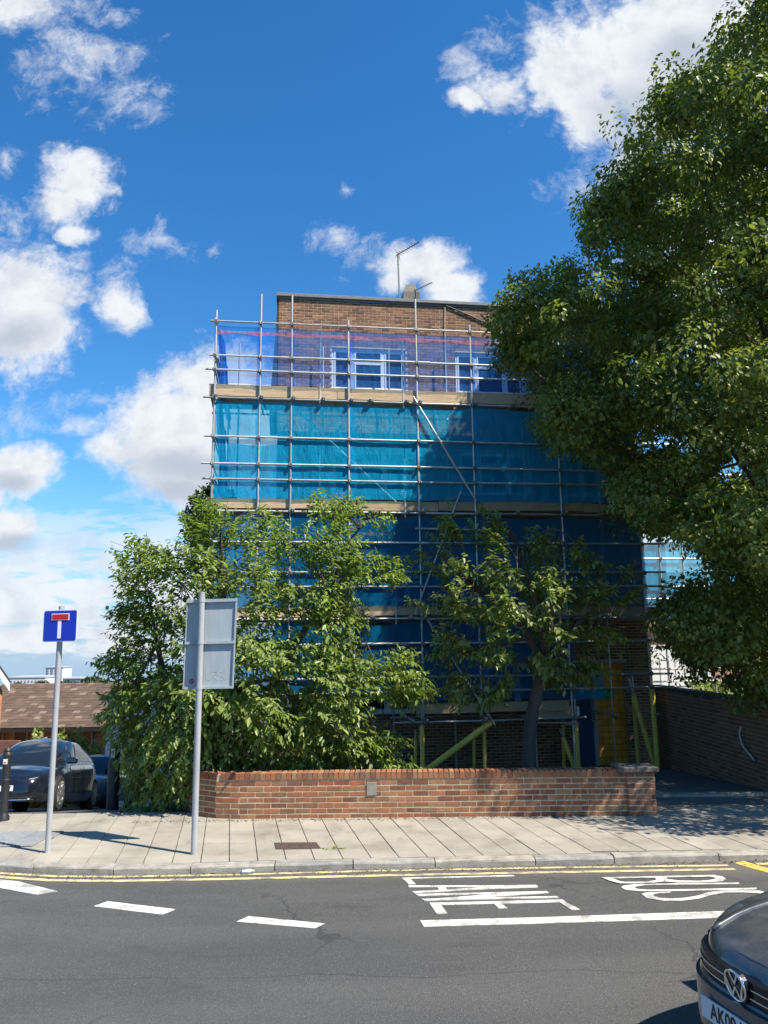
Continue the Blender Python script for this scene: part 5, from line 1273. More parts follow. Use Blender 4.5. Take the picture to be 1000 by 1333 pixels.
def small_street():
    # iron cover in the pavement
    a, b_, c, d = (on_z(x, y, .121) for x, y in ((357, 1097.5), (412, 1097), (418, 1105), (359, 1106)))
    g = empty('drain_cover', tuple((a+c)/2)); tag(g, 'rusty rectangular cover set in the pavement near the kerb', 'drain cover'); o = (a+c)/2
    b = MB(); q = [a-o, b_-o, c-o, d-o]; b.add([tuple(v) for v in q]+[tuple(v+np.array((0, 0, .006))) for v in q], [(4, 5, 6, 7)[::-1], (0, 1, 5, 4), (1, 2, 6, 5), (2, 3, 7, 6), (3, 0, 4, 7)])
    rust = mat('rusty iron', (.10, .07, .055), .8, .2, var=.35, nscale=20, bump=.5); b.build('frame', rust, g)
    b = MB()
    for i in range(14):
        for j in range(5):
            u, v = (i+.5)/14, (j+.5)/5; p = q[0]+(q[1]-q[0])*u; r = q[3]+(q[2]-q[3])*u; s = p+(r-p)*v; b.box(s[0]-.012, s[1]-.012, s[2]+.006, s[0]+.012, s[1]+.012, s[2]+.011)
    b.build('tread', rust, g)['kind'] = 'stuff'
    # crushed bottle
    p = on_z(315, 1135, RZ+.03); g = empty('plastic_bottle', tuple(p)); tag(g, 'crushed clear plastic bottle lying in the gutter', 'bottle'); g.scale = (.7, .7, .7)
    b = MB(); M_ = Matrix.Rotation(R(85), 4, 'Y'); b.lathe([(.022, 0), (.03, .01), (.026, .06), (.031, .09), (.024, .14), (.012, .17), (.012, .185)], 10, M_); b.build('body', mat('cloudy plastic', (.65, .68, .7), .25), g, smooth=True)
    b = MB(); b.lathe([(.014, .182), (.014, .197)], 10, M_); b.build('cap', mat('white cap', (.8, .8, .8), .4), g)
    # weeds in kerb joints
    def weed(px, py, n, h, label, z=RZ+.01):
        p = on_z(px, py, z); N = n
        pos = np.zeros((N, 3))+rng.normal(0, .02, (N, 3))*np.array((1.6, .6, .1)); al = norm(rng.normal(0, .6, (N, 3))+np.array((0, -.1, .8))); nr = norm(rng.normal(0, 1, (N, 3))); nr = norm(nr-al*np.sum(nr*al, -1, keepdims=True))
        o = link('weed', leaves_mesh('weed', pos, al, nr, rng.uniform(.4, 1, N)*h, rng.uniform(.2, .35, N)*h, rng.uniform(0, 1, N), LM1[1]), None, tuple(p)); tag(o, label, 'weed')
    weed(113, 1134, 26, .055, 'low green weed in the kerb joint below the leafy tree'); weed(36, 1133, 34, .045, 'spreading mossy weed in the gutter at the left')
    p = on_z(436, 1105, .124); n = 9
    o = link('fallen_leaf', leaves_mesh('fallen_leaf', rng.normal(0, .05, (n, 3))*np.array((1.5, .6, .02))+np.array((0, 0, .008)), norm(rng.normal(0, 1, (n, 3))*np.array((1, 1, .15))), np.tile(np.array([[0, 0, 1.]]), (n, 1)), np.full(n, .07), np.full(n, .035), rng.uniform(.7, 1, n), LM1[1]), None, tuple(p)); tag(o, 'fallen leafy sprig on the pavement right of the drain cover', 'leaf')
    # grit and leaf litter along the gutter and wall foot
    n = 1900; xs = rng.uniform(-5.5, 5.5, n); kx = np.array([q_[0] for q_ in KP]); ky = np.array([q_[1] for q_ in KP]); side = rng.uniform(0, 1, n) < .6
    ys = np.where(side, np.interp(xs, kx, ky)-.03-np.abs(rng.normal(0, .09, n)), 11.40-np.abs(rng.normal(0, .07, n))); zs = np.where(side, RZ+.003, .123)
    xs = np.where(side, xs, rng.uniform(-3.6, 3.6, n))
    pos = np.stack([xs, ys, zs+.004], -1); al = norm(rng.normal(0, 1, (n, 3))*np.array((1, 1, .2))); nr = norm(np.array((0, 0, 1.))+rng.normal(0, .3, (n, 3))); nr = norm(nr-al*np.sum(nr*al, -1, keepdims=True))
    L = rng.uniform(.008, .035, n); lit = mat('leaf litter', (.12, .09, .05), .9, rnd='att', rndamt=[(.05, .04, .025), (.14, .10, .05), (.25, .20, .12)])
    o = link('leaf_litter', leaves_mesh('leaf_litter', pos, al, nr, L, L*.6, rng.uniform(0, 1, n), lit)); tag(o, 'scattered dry leaf litter and grit along the gutter and wall foot', 'litter', kind='stuff')
    # blister paving at the left crossing
    tp = empty('tactile_paving'); tp.parent = pavement
    b = MB(); w = .38; b.cbox(0, 0, 0, w, w, .012, .004)
    for i in range(6):
        for j in range(6): b.lathe([(.016, .012), (.010, .017)], 6, Matrix.Translation((.032+i*.063, .032+j*.063, 0)))
    me = b.mesh('blister_slab', mat('blue grey blister slab', (.20, .21, .215), .85, var=.2, nscale=8, rnd='obj', rndamt=.12))
    for i in range(4):
        for j in range(2): link('blister_slab', me, tp, (-5.95+i*.39+j*.08, 10.05+j*.39, .1225))
small_street()

# ------------------------------------------------------------------ cars
def sgp(v, p): return math.copysign(abs(v)**p, v)
def interp(x, tab): return float(np.interp(x, [t[0] for t in tab], [t[1] for t in tab]))
def sm_interp(x, tab):
    xs = [t[0] for t in tab]; ys = [t[1] for t in tab]; n = len(xs)
    if x <= xs[0]: return ys[0]
    if x >= xs[-1]: return ys[-1]
    i = max(k for k in range(n-1) if xs[k] <= x); t = (x-xs[i])/(xs[i+1]-xs[i])
    p0, p1, p2, p3 = ys[max(i-1, 0)], ys[i], ys[i+1], ys[min(i+2, n-1)]
    return .5*((2*p1)+(p2-p0)*t+(2*p0-5*p1+4*p2-p3)*t*t+(3*p1-p0-3*p2+p3)*t**3)

class Car:
    """x forward (front at +L/2), y left, z up; body built as plan rings so nose and tail are rounded"""
    NT_ = 96
    def __init__(s, g, spec, paint):
        s.g, s.p, s.paint = g, spec, paint
        s.body()
    def plan(s, t, sc=1.0, dx=0.0):
        P = s.p; a, b = P['L']/2*sc, P['W']/2*(1-(1-sc)*1.1); n = P.get('n', 4.2); c, q = math.cos(t), math.sin(t)
        x, y = a*sgp(c, 2/n), b*sgp(q, 2/n)
        # nose tapers a little in plan
        k = max(0, x/a); y *= 1-P.get('taper', .10)*k**3
        k2 = max(0, -x/a); y *= 1-.06*k2**3
        return x+dx, y
    def body(s):
        P, g = s.p, s.g; N = s.NT_; rings = []
        prof = P.get('prof', [(0, .955), (.10, .985), (.28, 1.0), (.5, 1.0), (.72, .992), (.88, .980), (.96, .962), (1, .945)])
        for v, sc in prof:
            r = []
            for k in range(N):
                t = 2*math.pi*k/N; x, y = s.plan(t, sc)
                zs = sm_interp(x/(P['L']/2), P['shoulder']); r.append((x, y, P['zb']+(zs-P['zb'])*v))
            rings.append(r)
        b = MB(); fs = []
        vs = [p for r in rings for p in r]
        for i in range(len(rings)-1):
            for k in range(N): a, c = i*N+k, i*N+(k+1) % N; fs.append((a, c, c+N, a+N))
        # deck closing inward to the centre line
        top = rings[-1]; base = len(vs)-N; m = 7
        for j in range(1, m+1):
            rho = 1-j/m
            for k in range(N):
                x, y, z = top[k]; h = P['L']/2
                fr = min(1, max(0, (h*.955-x)/.30)); bk = min(1, max(0, (h*.955+x)/.30)); bul = P['bulge']*fr*bk
                vs.append((x, y*rho, z+bul*(1-rho**2.2)))
        for j in range(m):
            for k in range(N): a, c = base+j*N+k, base+j*N+(k+1) % N; fs.append((a, c, c+N, a+N))
        fs.append(tuple(range(N-1, -1, -1)))
        b.add(vs, fs); o = b.build('body', s.paint, g); auto_smooth(o.data, 32)
        # glasshouse
        gx0, gx1, rx0, rx1 = P['glass']          # base rear, base front, roof rear, roof front
        wb, wr = P['W']/2*.90, P['W']/2*P.get('roofw', .66); zr = P['roof']; nv = 8; NG = 80
        zb_ = lambda x: sm_interp(x/(P['L']/2), P['shoulder'])+P['bulge']*.35-.03
        ring = []
        for i in range(nv+1):
            v = i/nv; e = 1-(1-v)**1.25; r = []
            xa, xb = gx0+(rx0-gx0)*v**1.15, gx1+(rx1-gx1)*v**1.05; w = wb+(wr-wb)*(v**1.25)
            for k in range(NG):
                t = 2*math.pi*k/NG; c, q = math.cos(t), math.sin(t); n = 5.0
                x = (xa+xb)/2+(xb-xa)/2*sgp(c, 2/n); y = w*sgp(q, 2/n)
                if c > 0: x -= .0; 
                x += (.10*(1-(y/w)**2)*(1 if c > .5 else 0)-.0)*(1-v*.5)
                zt = zr-.05*(y/wr if wr else 0)**2*min(1, v*1.2)-.05*max(0, (-x-.4)/1.5)**2
                z0 = zb_(x); r.append((x, y, z0+(zt-z0)*e if v < 1 else zt))
            ring.append(r)
        def part(name, ks, rows, m, off=0.):
            mb = MB(); vs = []; w = len(ks); nr = rows[1]-rows[0]
            for i in range(rows[0], rows[1]+1):
                for k in ks:
                    x, y, z = ring[i][k % NG]
                    if off: l = math.hypot(x*.3, y) or 1; x, y = x+off*x*.3/l, y+off*y/l
                    vs.append((x, y, z))
            mb.add(vs, [(i*w+k, i*w+k+1, (i+1)*w+k+1, (i+1)*w+k) for i in range(nr) for k in range(w-1)])
            o = mb.build(name, m, g, smooth=True); return o
        # angle index windows: 0=front centre, NG/4 = left side
        part('pillar_shell', list(range(NG+1)), (0, nv), s.paint, -.012)
        part('windscreen', list(range(-7, 8)), (0, nv-1), MT['carglass'], .004)
        part('rear_window', list(range(NG//2-6, NG//2+7)), (1, nv-1), MT['carglass'], .004)
        for sg in (1, -1):
            a = [10, 11, 12, 13, 14, 15, 16, 17, 18]; c = [19, 20, 21, 22, 23, 24, 25, 26, 27, 28]
            part('side_window', [sg*k for k in (a if sg > 0 else a)][::sg], (1, nv-1), MT['carglass'], .004)
            part('side_window', [sg*k for k in c][::sg], (1, nv-1), MT['carglass'], .004)
        mb = MB(); last = ring[-1]; vs = list(last); cx = (rx0+rx1)/2; m = 5
        for j in range(1, m+1):
            rho = 1-j/m
            for k in range(NG):
                x, y, z = last[k]; vs.append((cx+(x-cx)*(rho*.5+.5 if j < m else .5), y*rho, z+.045*(1-rho**2)))
        mb.add(vs, [(j*NG+k, j*NG+(k+1) % NG, (j+1)*NG+(k+1) % NG, (j+1)*NG+k) for j in range(m) for k in range(NG)]); mb.build('roof', MT['carglass'] if P.get('glassroof') else s.paint, g, smooth=True)
        # wheels and arches
        for sx in (P['wf'], P['wr']):
            for sy in (1, -1):
                s.wheel(sx, sy)
    def side_y(s, x):
        P = s.p; a = P['L']/2; n = P.get('n', 4.2); y = P['W']/2*(1-abs(x/a)**n)**(1/n); k = max(0, x/a); k2 = max(0, -x/a); return y*(1-P.get('taper', .10)*k**3)*(1-.06*k2**3)
    def wheel(s, x, sy):
        P, g = s.p, s.g; r = P['wheel']; y = sy*(s.side_y(x)-.020)
        M_ = Matrix.Translation((x, y, r)) @ Matrix.Rotation(R(-90*sy), 4, 'X')
        arch = MB(); arch.lathe([(r+.035, -.06), (r+.035, -.006), (r+.03, .003), (r-.03, .003)], 32, M_); o = arch.build('wheel_arch', MT['black'], g)
        tm = MB(); tm.lathe([(r*.66, .022), (r*.72, .040), (r*.93, .038), (r, .01), (r, -.2)], 32, M_); t = tm.build('wheel', MT['rubber'], g); auto_smooth(t.data, 40)
        rim = MB(); n = P.get('spokes', 5); rm = MT['rim']
        rim.lathe([(r*.70, .030), (r*.70, .044), (r*.63, .044), (r*.63, .02)], 32, M_)
        for k in range(n):
            Q = M_ @ Matrix.Rotation(2*math.pi*k/n, 4, 'Z'); rim.add([Q @ Vector(v) for v in ((-.05*r*2, .10*r, .03), (.05*r*2, .10*r, .03), (.06*r, .66*r, .04), (-.06*r, .66*r, .04), (-.05*r*2, .10*r, .052), (.05*r*2, .10*r, .052), (.06*r, .66*r, .05), (-.06*r, .66*r, .05))], [(4, 5, 6, 7), (0, 1, 5, 4), (1, 2, 6, 5), (2, 3, 7, 6), (3, 0, 4, 7)])
        rim.lathe([(.17*r, .03), (.15*r, .058), (.02, .06)], 16, M_); rim.build('rim', rm, t)
        dk = MB(); dk.lathe([(r*.64, .015), (r*.64, .024)], 24, M_); dk.build('brake_disc', MT['black'], t)
    def front_x(s, y, sc=1.0):
        """front surface x at lateral y for a plan scale"""
        P = s.p; a, b = P['L']/2*sc, P['W']/2*(1-(1-sc)*1.1)*(1-P.get('taper', .10)); n = P.get('n', 4.2)
        return a*max(0, 1-abs(y/b)**n)**(1/n)
    def front_strip(s, name, y0, y1, z0, z1, sc, off, m, th=.02, parent=None, n=18, zc=None):
        mb = MB(); vs = []
        for i in range(n+1):
            y = y0+(y1-y0)*i/n; x = s.front_x(y, sc)+off; q = (zc(y) if zc else (z0, z1))
            vs += [(x, y, q[0]), (x, y, q[1]), (x-th, y, q[1]), (x-th, y, q[0])]
        fs = []
        for i in range(n):
            for j in range(4): a, c = i*4+j, i*4+(j+1) % 4; fs.append((a, a+4, c+4, c))
        fs += [(0, 1, 2, 3), tuple(n*4+j for j in (3, 2, 1, 0))]
        mb.add(vs, fs); o = mb.build(name, m, parent or s.g); auto_smooth(o.data, 40); return o

MT['rim'] = mat('alloy rim', (.45, .45, .46), .3, .8)
def car_paint(name, col, rough=.28, metal=.35, dirt=.0):
    m = bpy.data.materials.new(name); m.use_nodes = True; t = NT(m.node_tree); b = t.n['Principled BSDF']
    P = t.N('ShaderNodeTexCoord').outputs['Object']; n = t.noise(P, 5., 6, .65); n2 = t.noise(P, 160., 3, .6)
    o = t.mix(t.m('MULTIPLY', t.ss(t.m('ADD', n, t.m('MULTIPLY', n2, .35)), .55, .85), dirt), col, (.20, .19, .17))
    t.l.new(o, b.inputs['Base Color']); b.inputs['Metallic'].default_value = metal
    t.l.new(t.N('ShaderNodeMapRange', {0: n, 1: .3, 2: .7, 3: rough*.8, 4: rough*1.3}).outputs[0], b.inputs['Roughness'])
    b.inputs['Coat Weight'].default_value = .8; b.inputs['Coat Roughness'].default_value = .06
    return m

def near_car():
    """grey-blue hatchback whose bonnet enters at the lower right"""
    yaw = R(180+15)
    Wd, L = 1.78, 4.2
    badge = np.array((1.87, 4.48)); hd = np.array((math.cos(yaw), math.sin(yaw)))
    c = badge-hd*(L/2*.985)
    g = empty('hatchback_car', (c[0], c[1], RZ), yaw); tag(g, 'dark slate blue hatchback entering at the lower right corner of the road', 'car')
    paint = car_paint('slate blue paint', (.060, .075, .090), .34, .40, .42)
    sp = dict(L=L, W=Wd, n=3.1, taper=.05, zb=.20, shoulder=[(-1, .86), (-.8, .93), (-.2, .905), (.30, .865), (.55, .84), (.75, .815), (.90, .78), (.96, .755), (1, .735)], bulge=.055, roof=1.45,
              glass=(-1.95, 1.05, -1.35, .28), wf=1.32, wr=-1.26, wheel=.315, spokes=5, roofw=.68,
              prof=[(0, .92), (.06, .97), (.2, .994), (.42, 1.0), (.60, 1.0), (.70, .992), (.76, .972), (.88, .966), (.96, .955), (1, .940)])
    car = Car(g, sp, paint); bl = mat('gloss black', (.008, .008, .009), .18)
    cr_ = MT['chrome']
    def zg(k0, k1): return lambda y: (k0, k1)
    # grille slot between bonnet lip and bumper with two bright strips
    car.front_strip('grille', -.56, .56, .585, .70, .985, .004, bl, .05)
    car.front_strip('grille_strip', -.55, .55, .662, .668, .985, .013, cr_, .02); car.front_strip('grille_strip', -.55, .55, .618, .624, .985, .013, cr_, .02)
    car.front_strip('bumper', -.80, .80, .33, .575, 1.0, .016, paint, .08, n=26)
    car.front_strip('lower_intake', -.62, .62, .225, .345, 1.0, .012, MT['black'], .06)
    for sg in (1, -1):
        car.front_strip('headlight', sg*.575, sg*.80, .60, .715, .980, .010, mat('headlight lens dark', (.16, .17, .18), .08, .3), .06, n=10)
        b = MB(); b.lathe([(.045, 0), (.040, .012), (.02, .016)], 16, Matrix.Translation((car.front_x(.68, .98)+.004, sg*.68, .655)) @ Matrix.Rotation(R(90), 4, 'Y')); b.build('lamp', MT['chrome'], g)
    # plate
    x = car.front_x(0, 1.0)+.020
    b = MB(); b.cbox(x, -.26, .405, x+.012, .26, .516, .002); pl = b.build('number_plate', mat('white plate', (.62, .64, .64), .4), g)
    M_ = Matrix.Translation((x+.0125, -.03, .461)) @ Matrix(((0, 0, 1, 0), (1, 0, 0, 0), (0, 1, 0, 0), (0, 0, 0, 1)))
    text_mesh('AK09 N', .112, MT['black'], 'plate_lettering', pl, M_, .0015, .80, .0022)
    # round badge: chrome ring, V over W
    x = car.front_x(0, .985)+.022; Q = Matrix.Translation((x, 0, .655)) @ Matrix.Rotation(R(8), 4, 'Y') @ Matrix.Rotation(R(90), 4, 'Y')
    b = MB(); b.lathe([(.082, -.02), (.082, .004)], 32, Q); bd = b.build('badge', bl, g)
    ringm = MB(); n = 36
    pts = [Q @ Vector((.075*math.cos(2*math.pi*k/n), .075*math.sin(2*math.pi*k/n), .008)) for k in range(n+1)]; ringm.tube(pts, .008, 8, False); ringm.build('ring', cr_, bd, smooth=True)
    Q2 = Matrix.Translation((x+.008, 0, .655)) @ Matrix.Rotation(R(8), 4, 'Y')
    vw = MB()
    for line in (((-.030, .062), (0, .008), (.030, .062)), ((-.066, .028), (-.030, -.058), (0, -.004), (.030, -.058), (.066, .028))):
        for p, q in zip(line[:-1], line[1:]): vw.tube([Q2 @ Vector((0, p[0], p[1])), Q2 @ Vector((0, q[0], q[1]))], .0085, 6)
    vw.build('monogram', cr_, bd)
    # bonnet creases and shut lines
    hl = L/2
    def deck(x, y):
        zs = sm_interp(x/hl, sp['shoulder']); yt = car.side_y(x)*.945; rho = min(1, abs(y)/yt); fr = min(1, max(0, (hl*.955-x)/.30)); return zs+sp['bulge']*fr*(1-rho**2.2)
    for sg in (1, -1):
        yy = lambda x: min(.66, car.side_y(x)*.945*.78); b = MB(); b.tube([(x, sg*yy(x), deck(x, yy(x))-.002) for x in np.linspace(1.05, 1.80, 14)], .003, 5); b.build('shut_line', MT['black'], g)
        b = MB(); pts = [(x, sg*(.60-.20*max(0, (x-1.0))), deck(x, .60-.20*max(0, (x-1.0)))-.004) for x in np.linspace(1.05, 1.9, 14)]; b.tube(pts, .013, 8); b.build('bonnet_crease', paint, g, smooth=True)
        b = MB(); b.cbox(.62, sg*.92-.09, .93, .80, sg*.92+.09, 1.05, .03); b.build('wing_mirror', paint, g)
near_car()

def far_cars():
    base = on_Y(-4, 1052, 17.2)
    paint = car_paint('midnight blue paint', (.006, .008, .014), .12, .0, .03)
    yaw = math.atan2(-.99, .10)
    L = 4.70
    fr = np.array((-7.95, 16.4)); hd = np.array((math.cos(yaw), math.sin(yaw))); c = fr-hd*L/2
    z = float(H(c[0], c[1])); dzdy = -.15
    g = empty('crossover_car', (c[0], c[1], z+.006)); tag(g, 'black crossover car parked facing the road behind the bollard', 'car')
    pitch = math.atan(.15*hd[1]*-1)
    g.rotation_euler = (0, 0, yaw); g.matrix_world = Matrix.Translation((c[0], c[1], z+.006)) @ Matrix.Rotation(yaw, 4, 'Z') @ Matrix.Rotation(-math.atan(.185*.99), 4, 'Y')
    sp = dict(L=L, W=1.92, n=4.4, taper=.05, zb=.2, shoulder=[(-1, 1.0), (-.7, 1.04), (0, .98), (.40, .93), (.65, .86), (.85, .76), (.95, .69), (1, .64)], bulge=.10, roof=1.60,
              glass=(-2.25, 1.40, -.75, -.02), wf=1.42, wr=-1.45, wheel=.36, spokes=9, roofw=.64, glassroof=True)
    car = Car(g, sp, paint)
    for sg in (1, -1):
        car.front_strip('headlight', sg*.52, sg*.86, .66, .735, .972, .012, mat('headlight lens clear', (.6, .65, .7), .1, .2), .05, n=8, zc=lambda y: (.585+.12*(abs(y)-.5), .64+.22*(abs(y)-.5)))
        b = MB(); b.cbox(.95, sg*1.0-.11, .98, 1.10, sg*1.0+.11, 1.12, .03); b.build('wing_mirror', paint, g)
        b = MB(); b.tube([(x, sg*(car.side_y(x)+.004), .72+.04*(-x)) for x in (-1.6, -.6, .3, 1.)], .004, 5); b.build('crease', MT['black'], g)
        for x in (.75, -.35, -1.25):
            b = MB(); b.tube([(x+.05*k, sg*(car.side_y(x)+.002), .32+.16*k) for k in range(5)], .005, 5); b.build('door_gap', MT['black'], g)
        for x in (.1, -.95): b = MB(); b.cbox(x, sg*car.side_y(x)-.01, .80, x+.2, sg*car.side_y(x)+.012, .825, .004); b.build('door_handle', paint, g)
    car.front_strip('lower_intake', -.62, .62, .27, .36, .99, .012, MT['black'], .05)
    car.front_strip('lip', -.75, .75, .232, .245, .985, .02, MT['chrome'], .03)
    x = car.front_x(0, 1.0)+.012; b = MB(); b.cbox(x, -.26, .41, x+.014, .26, .52, .003); pl = b.build('number_plate', mat('white plate', (.62, .64, .64), .4), g)
    M_ = Matrix.Translation((x+.015, .155, .465)) @ Matrix(((0, 0, 1, 0), (1, 0, 0, 0), (0, 1, 0, 0), (0, 0, 0, 1)))
    text_mesh('22T', .10, MT['black'], 'plate_lettering', pl, M_, .001, .85, .003)
    # second car further down
    paint2 = car_paint('pale blue grey paint', (.16, .21, .27), .25, .4, .05)
    yaw2 = R(-88); c = np.array((-8.6, 24.2)); z = float(H(c[0], c[1]))
    g2 = empty('parked_car', (c[0], c[1], z)); tag(g2, 'pale blue grey small car parked behind the black car, half hidden by leaves', 'car')
    g2.matrix_world = Matrix.Translation((c[0]-.2, c[1], z+.006)) @ Matrix.Rotation(yaw2, 4, 'Z') @ Matrix.Rotation(-math.atan(.185), 4, 'Y')
    sp2 = dict(L=4.0, W=1.75, n=3.4, taper=.08, zb=.2, shoulder=[(-1, .92), (-.7, .96), (0, .93), (.4, .90), (.65, .86), (.9, .76), (1, .66)], bulge=.08, roof=1.5, glass=(-1.85, 1.1, -1.3, .35), wf=1.25, wr=-1.25, wheel=.31, spokes=6)
    car = Car(g2, sp2, paint2); car.front_strip('grille', -.5, .5, .5, .6, .99, .01, MT['black'], .04)
    for sg in (1, -1): car.front_strip('headlight', sg*.5, sg*.78, .6, .72, .975, .012, mat('headlight lens', (.55, .58, .6), .12, .1), .05, n=8)
far_cars()

# ------------------------------------------------------------------ houses and city down the hill
def bungalow():
    Yb = 34.; zb = float(H(-15, Yb))
    ev = on_Y(60, 947.5, Yb)[2]; xl = on_Y(-60, 947, Yb)[0]; xr = on_Y(172, 947, Yb)[0]
    Yr = 38.; rd = on_Y(60, 893.5, Yr)[2]
    g = empty('bungalow', (0, Yb, 0)); tag(g, 'low yellow brick bungalow with a weathered brown tiled roof down the hill', 'house')
    wl = MB(); wl.box(xl+.3, .4, zb-1, xr-.3, 8, ev-.05); wall = wl.build('wall', mat('yellow stock brick', (.36, .27, .15), .9, var=.35, nscale=6), g)
    # tiles
    tl = MB(); rows = 17; n = int((xr-xl)/.30)
    sl = math.atan2(rd-ev, Yr-Yb); ln = math.hypot(rd-ev, Yr-Yb)
    Rm = Matrix.Translation((0, -.25, ev)) @ Matrix.Rotation(sl, 4, 'X')
    for j in range(rows):
        for i in range(n):
            y0 = j*(ln+.25)/rows; x = xl+i*.30+(.15 if j % 2 else 0)
            M_ = Rm @ Matrix.Translation((x, y0, .02+random.uniform(-.004, .006))) @ Matrix.Rotation(R(-2.5), 4, 'X')
            tl.cbox(0, 0, 0, .292, (ln+.25)/rows+.06, .03, .006, tint=random.random()**3, M=M_)
    rf = tl.build('roof_tiles', mat('weathered roof tile', (.16, .10, .07), .9, var=.2, nscale=5, rnd='att', rndamt=[(.085, .055, .038), (.11, .07, .05), (.13, .085, .06), (.20, .15, .11)]), g); rf['kind'] = 'stuff'
    b = MB(); b.add([Rm @ Vector(p) for p in ((xl, 0, 0), (xr, 0, 0), (xr, ln+.25, 0), (xl, ln+.25, 0))]+[(xl, 8.4, ev), (xr, 8.4, ev)], [(0, 1, 2, 3), (3, 2, 5, 4), (1, 5, 2), (0, 3, 4)]); b.build('roof', mat('roof underlay', (.09, .065, .05), .9), g)
    b = MB(); b.tube([(xl, Yr-Yb, rd+.03), (xr, Yr-Yb, rd+.03)], .11, 8); b.build('ridge', mat('ridge tile', (.2, .115, .08), .9, var=.2), g)
    b = MB(); b.box(xl, -.32, ev-.14, xr, -.22, ev-.0); b.build('gutter', MT['black'], g)
    for px in (-4, 27.5, 80, 112):
        a, c = on_Y(px-7.5, 952, Yb+.4), on_Y(px+7.5, 971, Yb+.4)
        b = MB(); b.cbox(a[0]-.06, .30, c[2]-.06, c[0]+.06, .38, a[2]+.06, .01); w = b.build('window', mat('sage frame', (.30, .36, .32), .6), g)
        b = MB(); b.box(a[0]+.03, .28, c[2]+.03, c[0]-.03, .295, a[2]-.03); b.build('pane', MT['carglass'], w)
    # hedge in front
    def hedge(x0, x1, Y, zt, label, n=2600, m=LM1[1], dep=.6):
        zb_ = float(H((x0+x1)/2, Y)); pos = np.stack([rng.uniform(x0, x1, n), rng.uniform(Y-dep, Y+dep, n), rng.uniform(zb_, zt, n)], -1)
        t = (pos[:, 2]-zb_)/(zt-zb_); keep = t < .62+.38*np.sin(pos[:, 0]*3.1)**2*rng.uniform(.4, 1, n); pos = pos[keep]; n = len(pos)
        al = norm(rng.normal(0, 1, (n, 3))+np.array((0, -.3, .1))); nr = norm(rng.normal(0, .6, (n, 3))+np.array((.2, -.5, .9))); nr = norm(nr-al*np.sum(nr*al, -1, keepdims=True)); L = rng.uniform(.12, .26, n)
        o = link('shrub', leaves_mesh('shrub', pos, al, nr, L, L*.6, rng.uniform(0, 1, n), m)); tag(o, label, 'shrub')
    a, c = on_Y(44, 950, 31), on_Y(80, 950, 31); hedge(a[0], c[0], 31, a[2]+.25, 'rounded green shrub in front of the bungalow, left of the sign pole')
    a, c = on_Y(84, 955, 30), on_Y(132, 955, 30); hedge(a[0], c[0], 30, a[2]+.35, 'wider green shrub in front of the bungalow, right of the sign pole')
    # low front wall
    a = on_Y(-20, 965, 27.); c = on_Y(24, 965, 27.); b = MB(); b.box(a[0], 27, -4, c[0], 27.2, a[2]); o = b.build('front_wall', mat('dark red brick', (.16, .07, .05), .9, var=.35, nscale=8)); tag(o, 'low dark red garden wall in front of the bungalow', 'wall')
bungalow()

def gable_house():
    Yb = 27.; p = on_Y(3.5, 899, Yb); x1 = on_Y(0, 947, Yb)[0]; ap = on_Y(-22, 850, Yb)
    g = empty('brick_house', (x1, Yb, 0), R(30)); tag(g, 'orange brick gable end with a white bargeboard at the left edge', 'house')
    ox = x1; wdt = 2*(x1-ap[0])
    b = MB(); b.prism([(0, -4), (0, p[2]), (-wdt/2, ap[2]-.15), (-wdt, p[2]), (-wdt, -4)], 8, 'y', 0); b.build('wall', mat('orange brick', (.45, .20, .10), .9, var=.25, nscale=7), g)
    for sg in (0, 1):
        def mx(x): return x if sg == 0 else -wdt-x
        q0, q1 = Vector((mx(.20), -.2, p[2]-.02)), Vector((mx(-wdt/2), -.2, ap[2]+.1))
        b = MB(); b.add([q0, q1, q1+Vector((0, 0, .26)), q0+Vector((0, 0, .26)), q0+Vector((0, .06, 0)), q1+Vector((0, .06, 0)), q1+Vector((0, .06, .26)), q0+Vector((0, .06, .26))], [(0, 1, 2, 3), (4, 5, 6, 7), (0, 1, 5, 4), (1, 2, 6, 5), (2, 3, 7, 6), (3, 0, 4, 7)]); b.build('bargeboard', MT['white'], g)
        b = MB(); u = Vector((0, 0, .27)); b.add([q0+u, q1+u, q1+u+Vector((0, 8.4, 0)), q0+u+Vector((0, 8.4, 0)), q0+u*1.4, q1+u*1.4, q1+u*1.4+Vector((0, 8.4, 0)), q0+u*1.4+Vector((0, 8.4, 0))], [(0, 1, 2, 3), (4, 5, 6, 7), (0, 1, 5, 4), (1, 2, 6, 5), (2, 3, 7, 6), (3, 0, 4, 7)]); b.build('roof', mat('dark slate', (.05, .05, .055), .8), g)
gable_house()

def white_house():
    a, c = on_Y(140, 915, 29.5), on_Y(215, 990, 29.5)
    g = empty('white_house', (a[0], 29.5, 0)); tag(g, 'white rendered house wall glimpsed through the leafy tree', 'house')
    w = c[0]-a[0]; zt = a[2]+.1
    b = MB(); b.box(0, 0, c[2]-2, w, 5, zt); b.build('wall', mat('white render', (.75, .74, .70), .8, var=.06), g)
    b = MB(); b.prism([(-.2, zt+.002), (w+.2, zt+.002), (w+.2, zt+.14), (-.2, zt+.14)], 5.4, 'y', -.2); b.build('roof', MT['lead'], g)
    b = MB(); b.cbox(w*.35, -.03, zt-1.6, w*.62, .02, zt-.5, .01); f = b.build('window', MT['white'], g)
    b = MB(); b.box(w*.37, -.04, zt-1.55, w*.60, -.031, zt-.55); b.build('pane', MT['carglass'], f)
white_house()

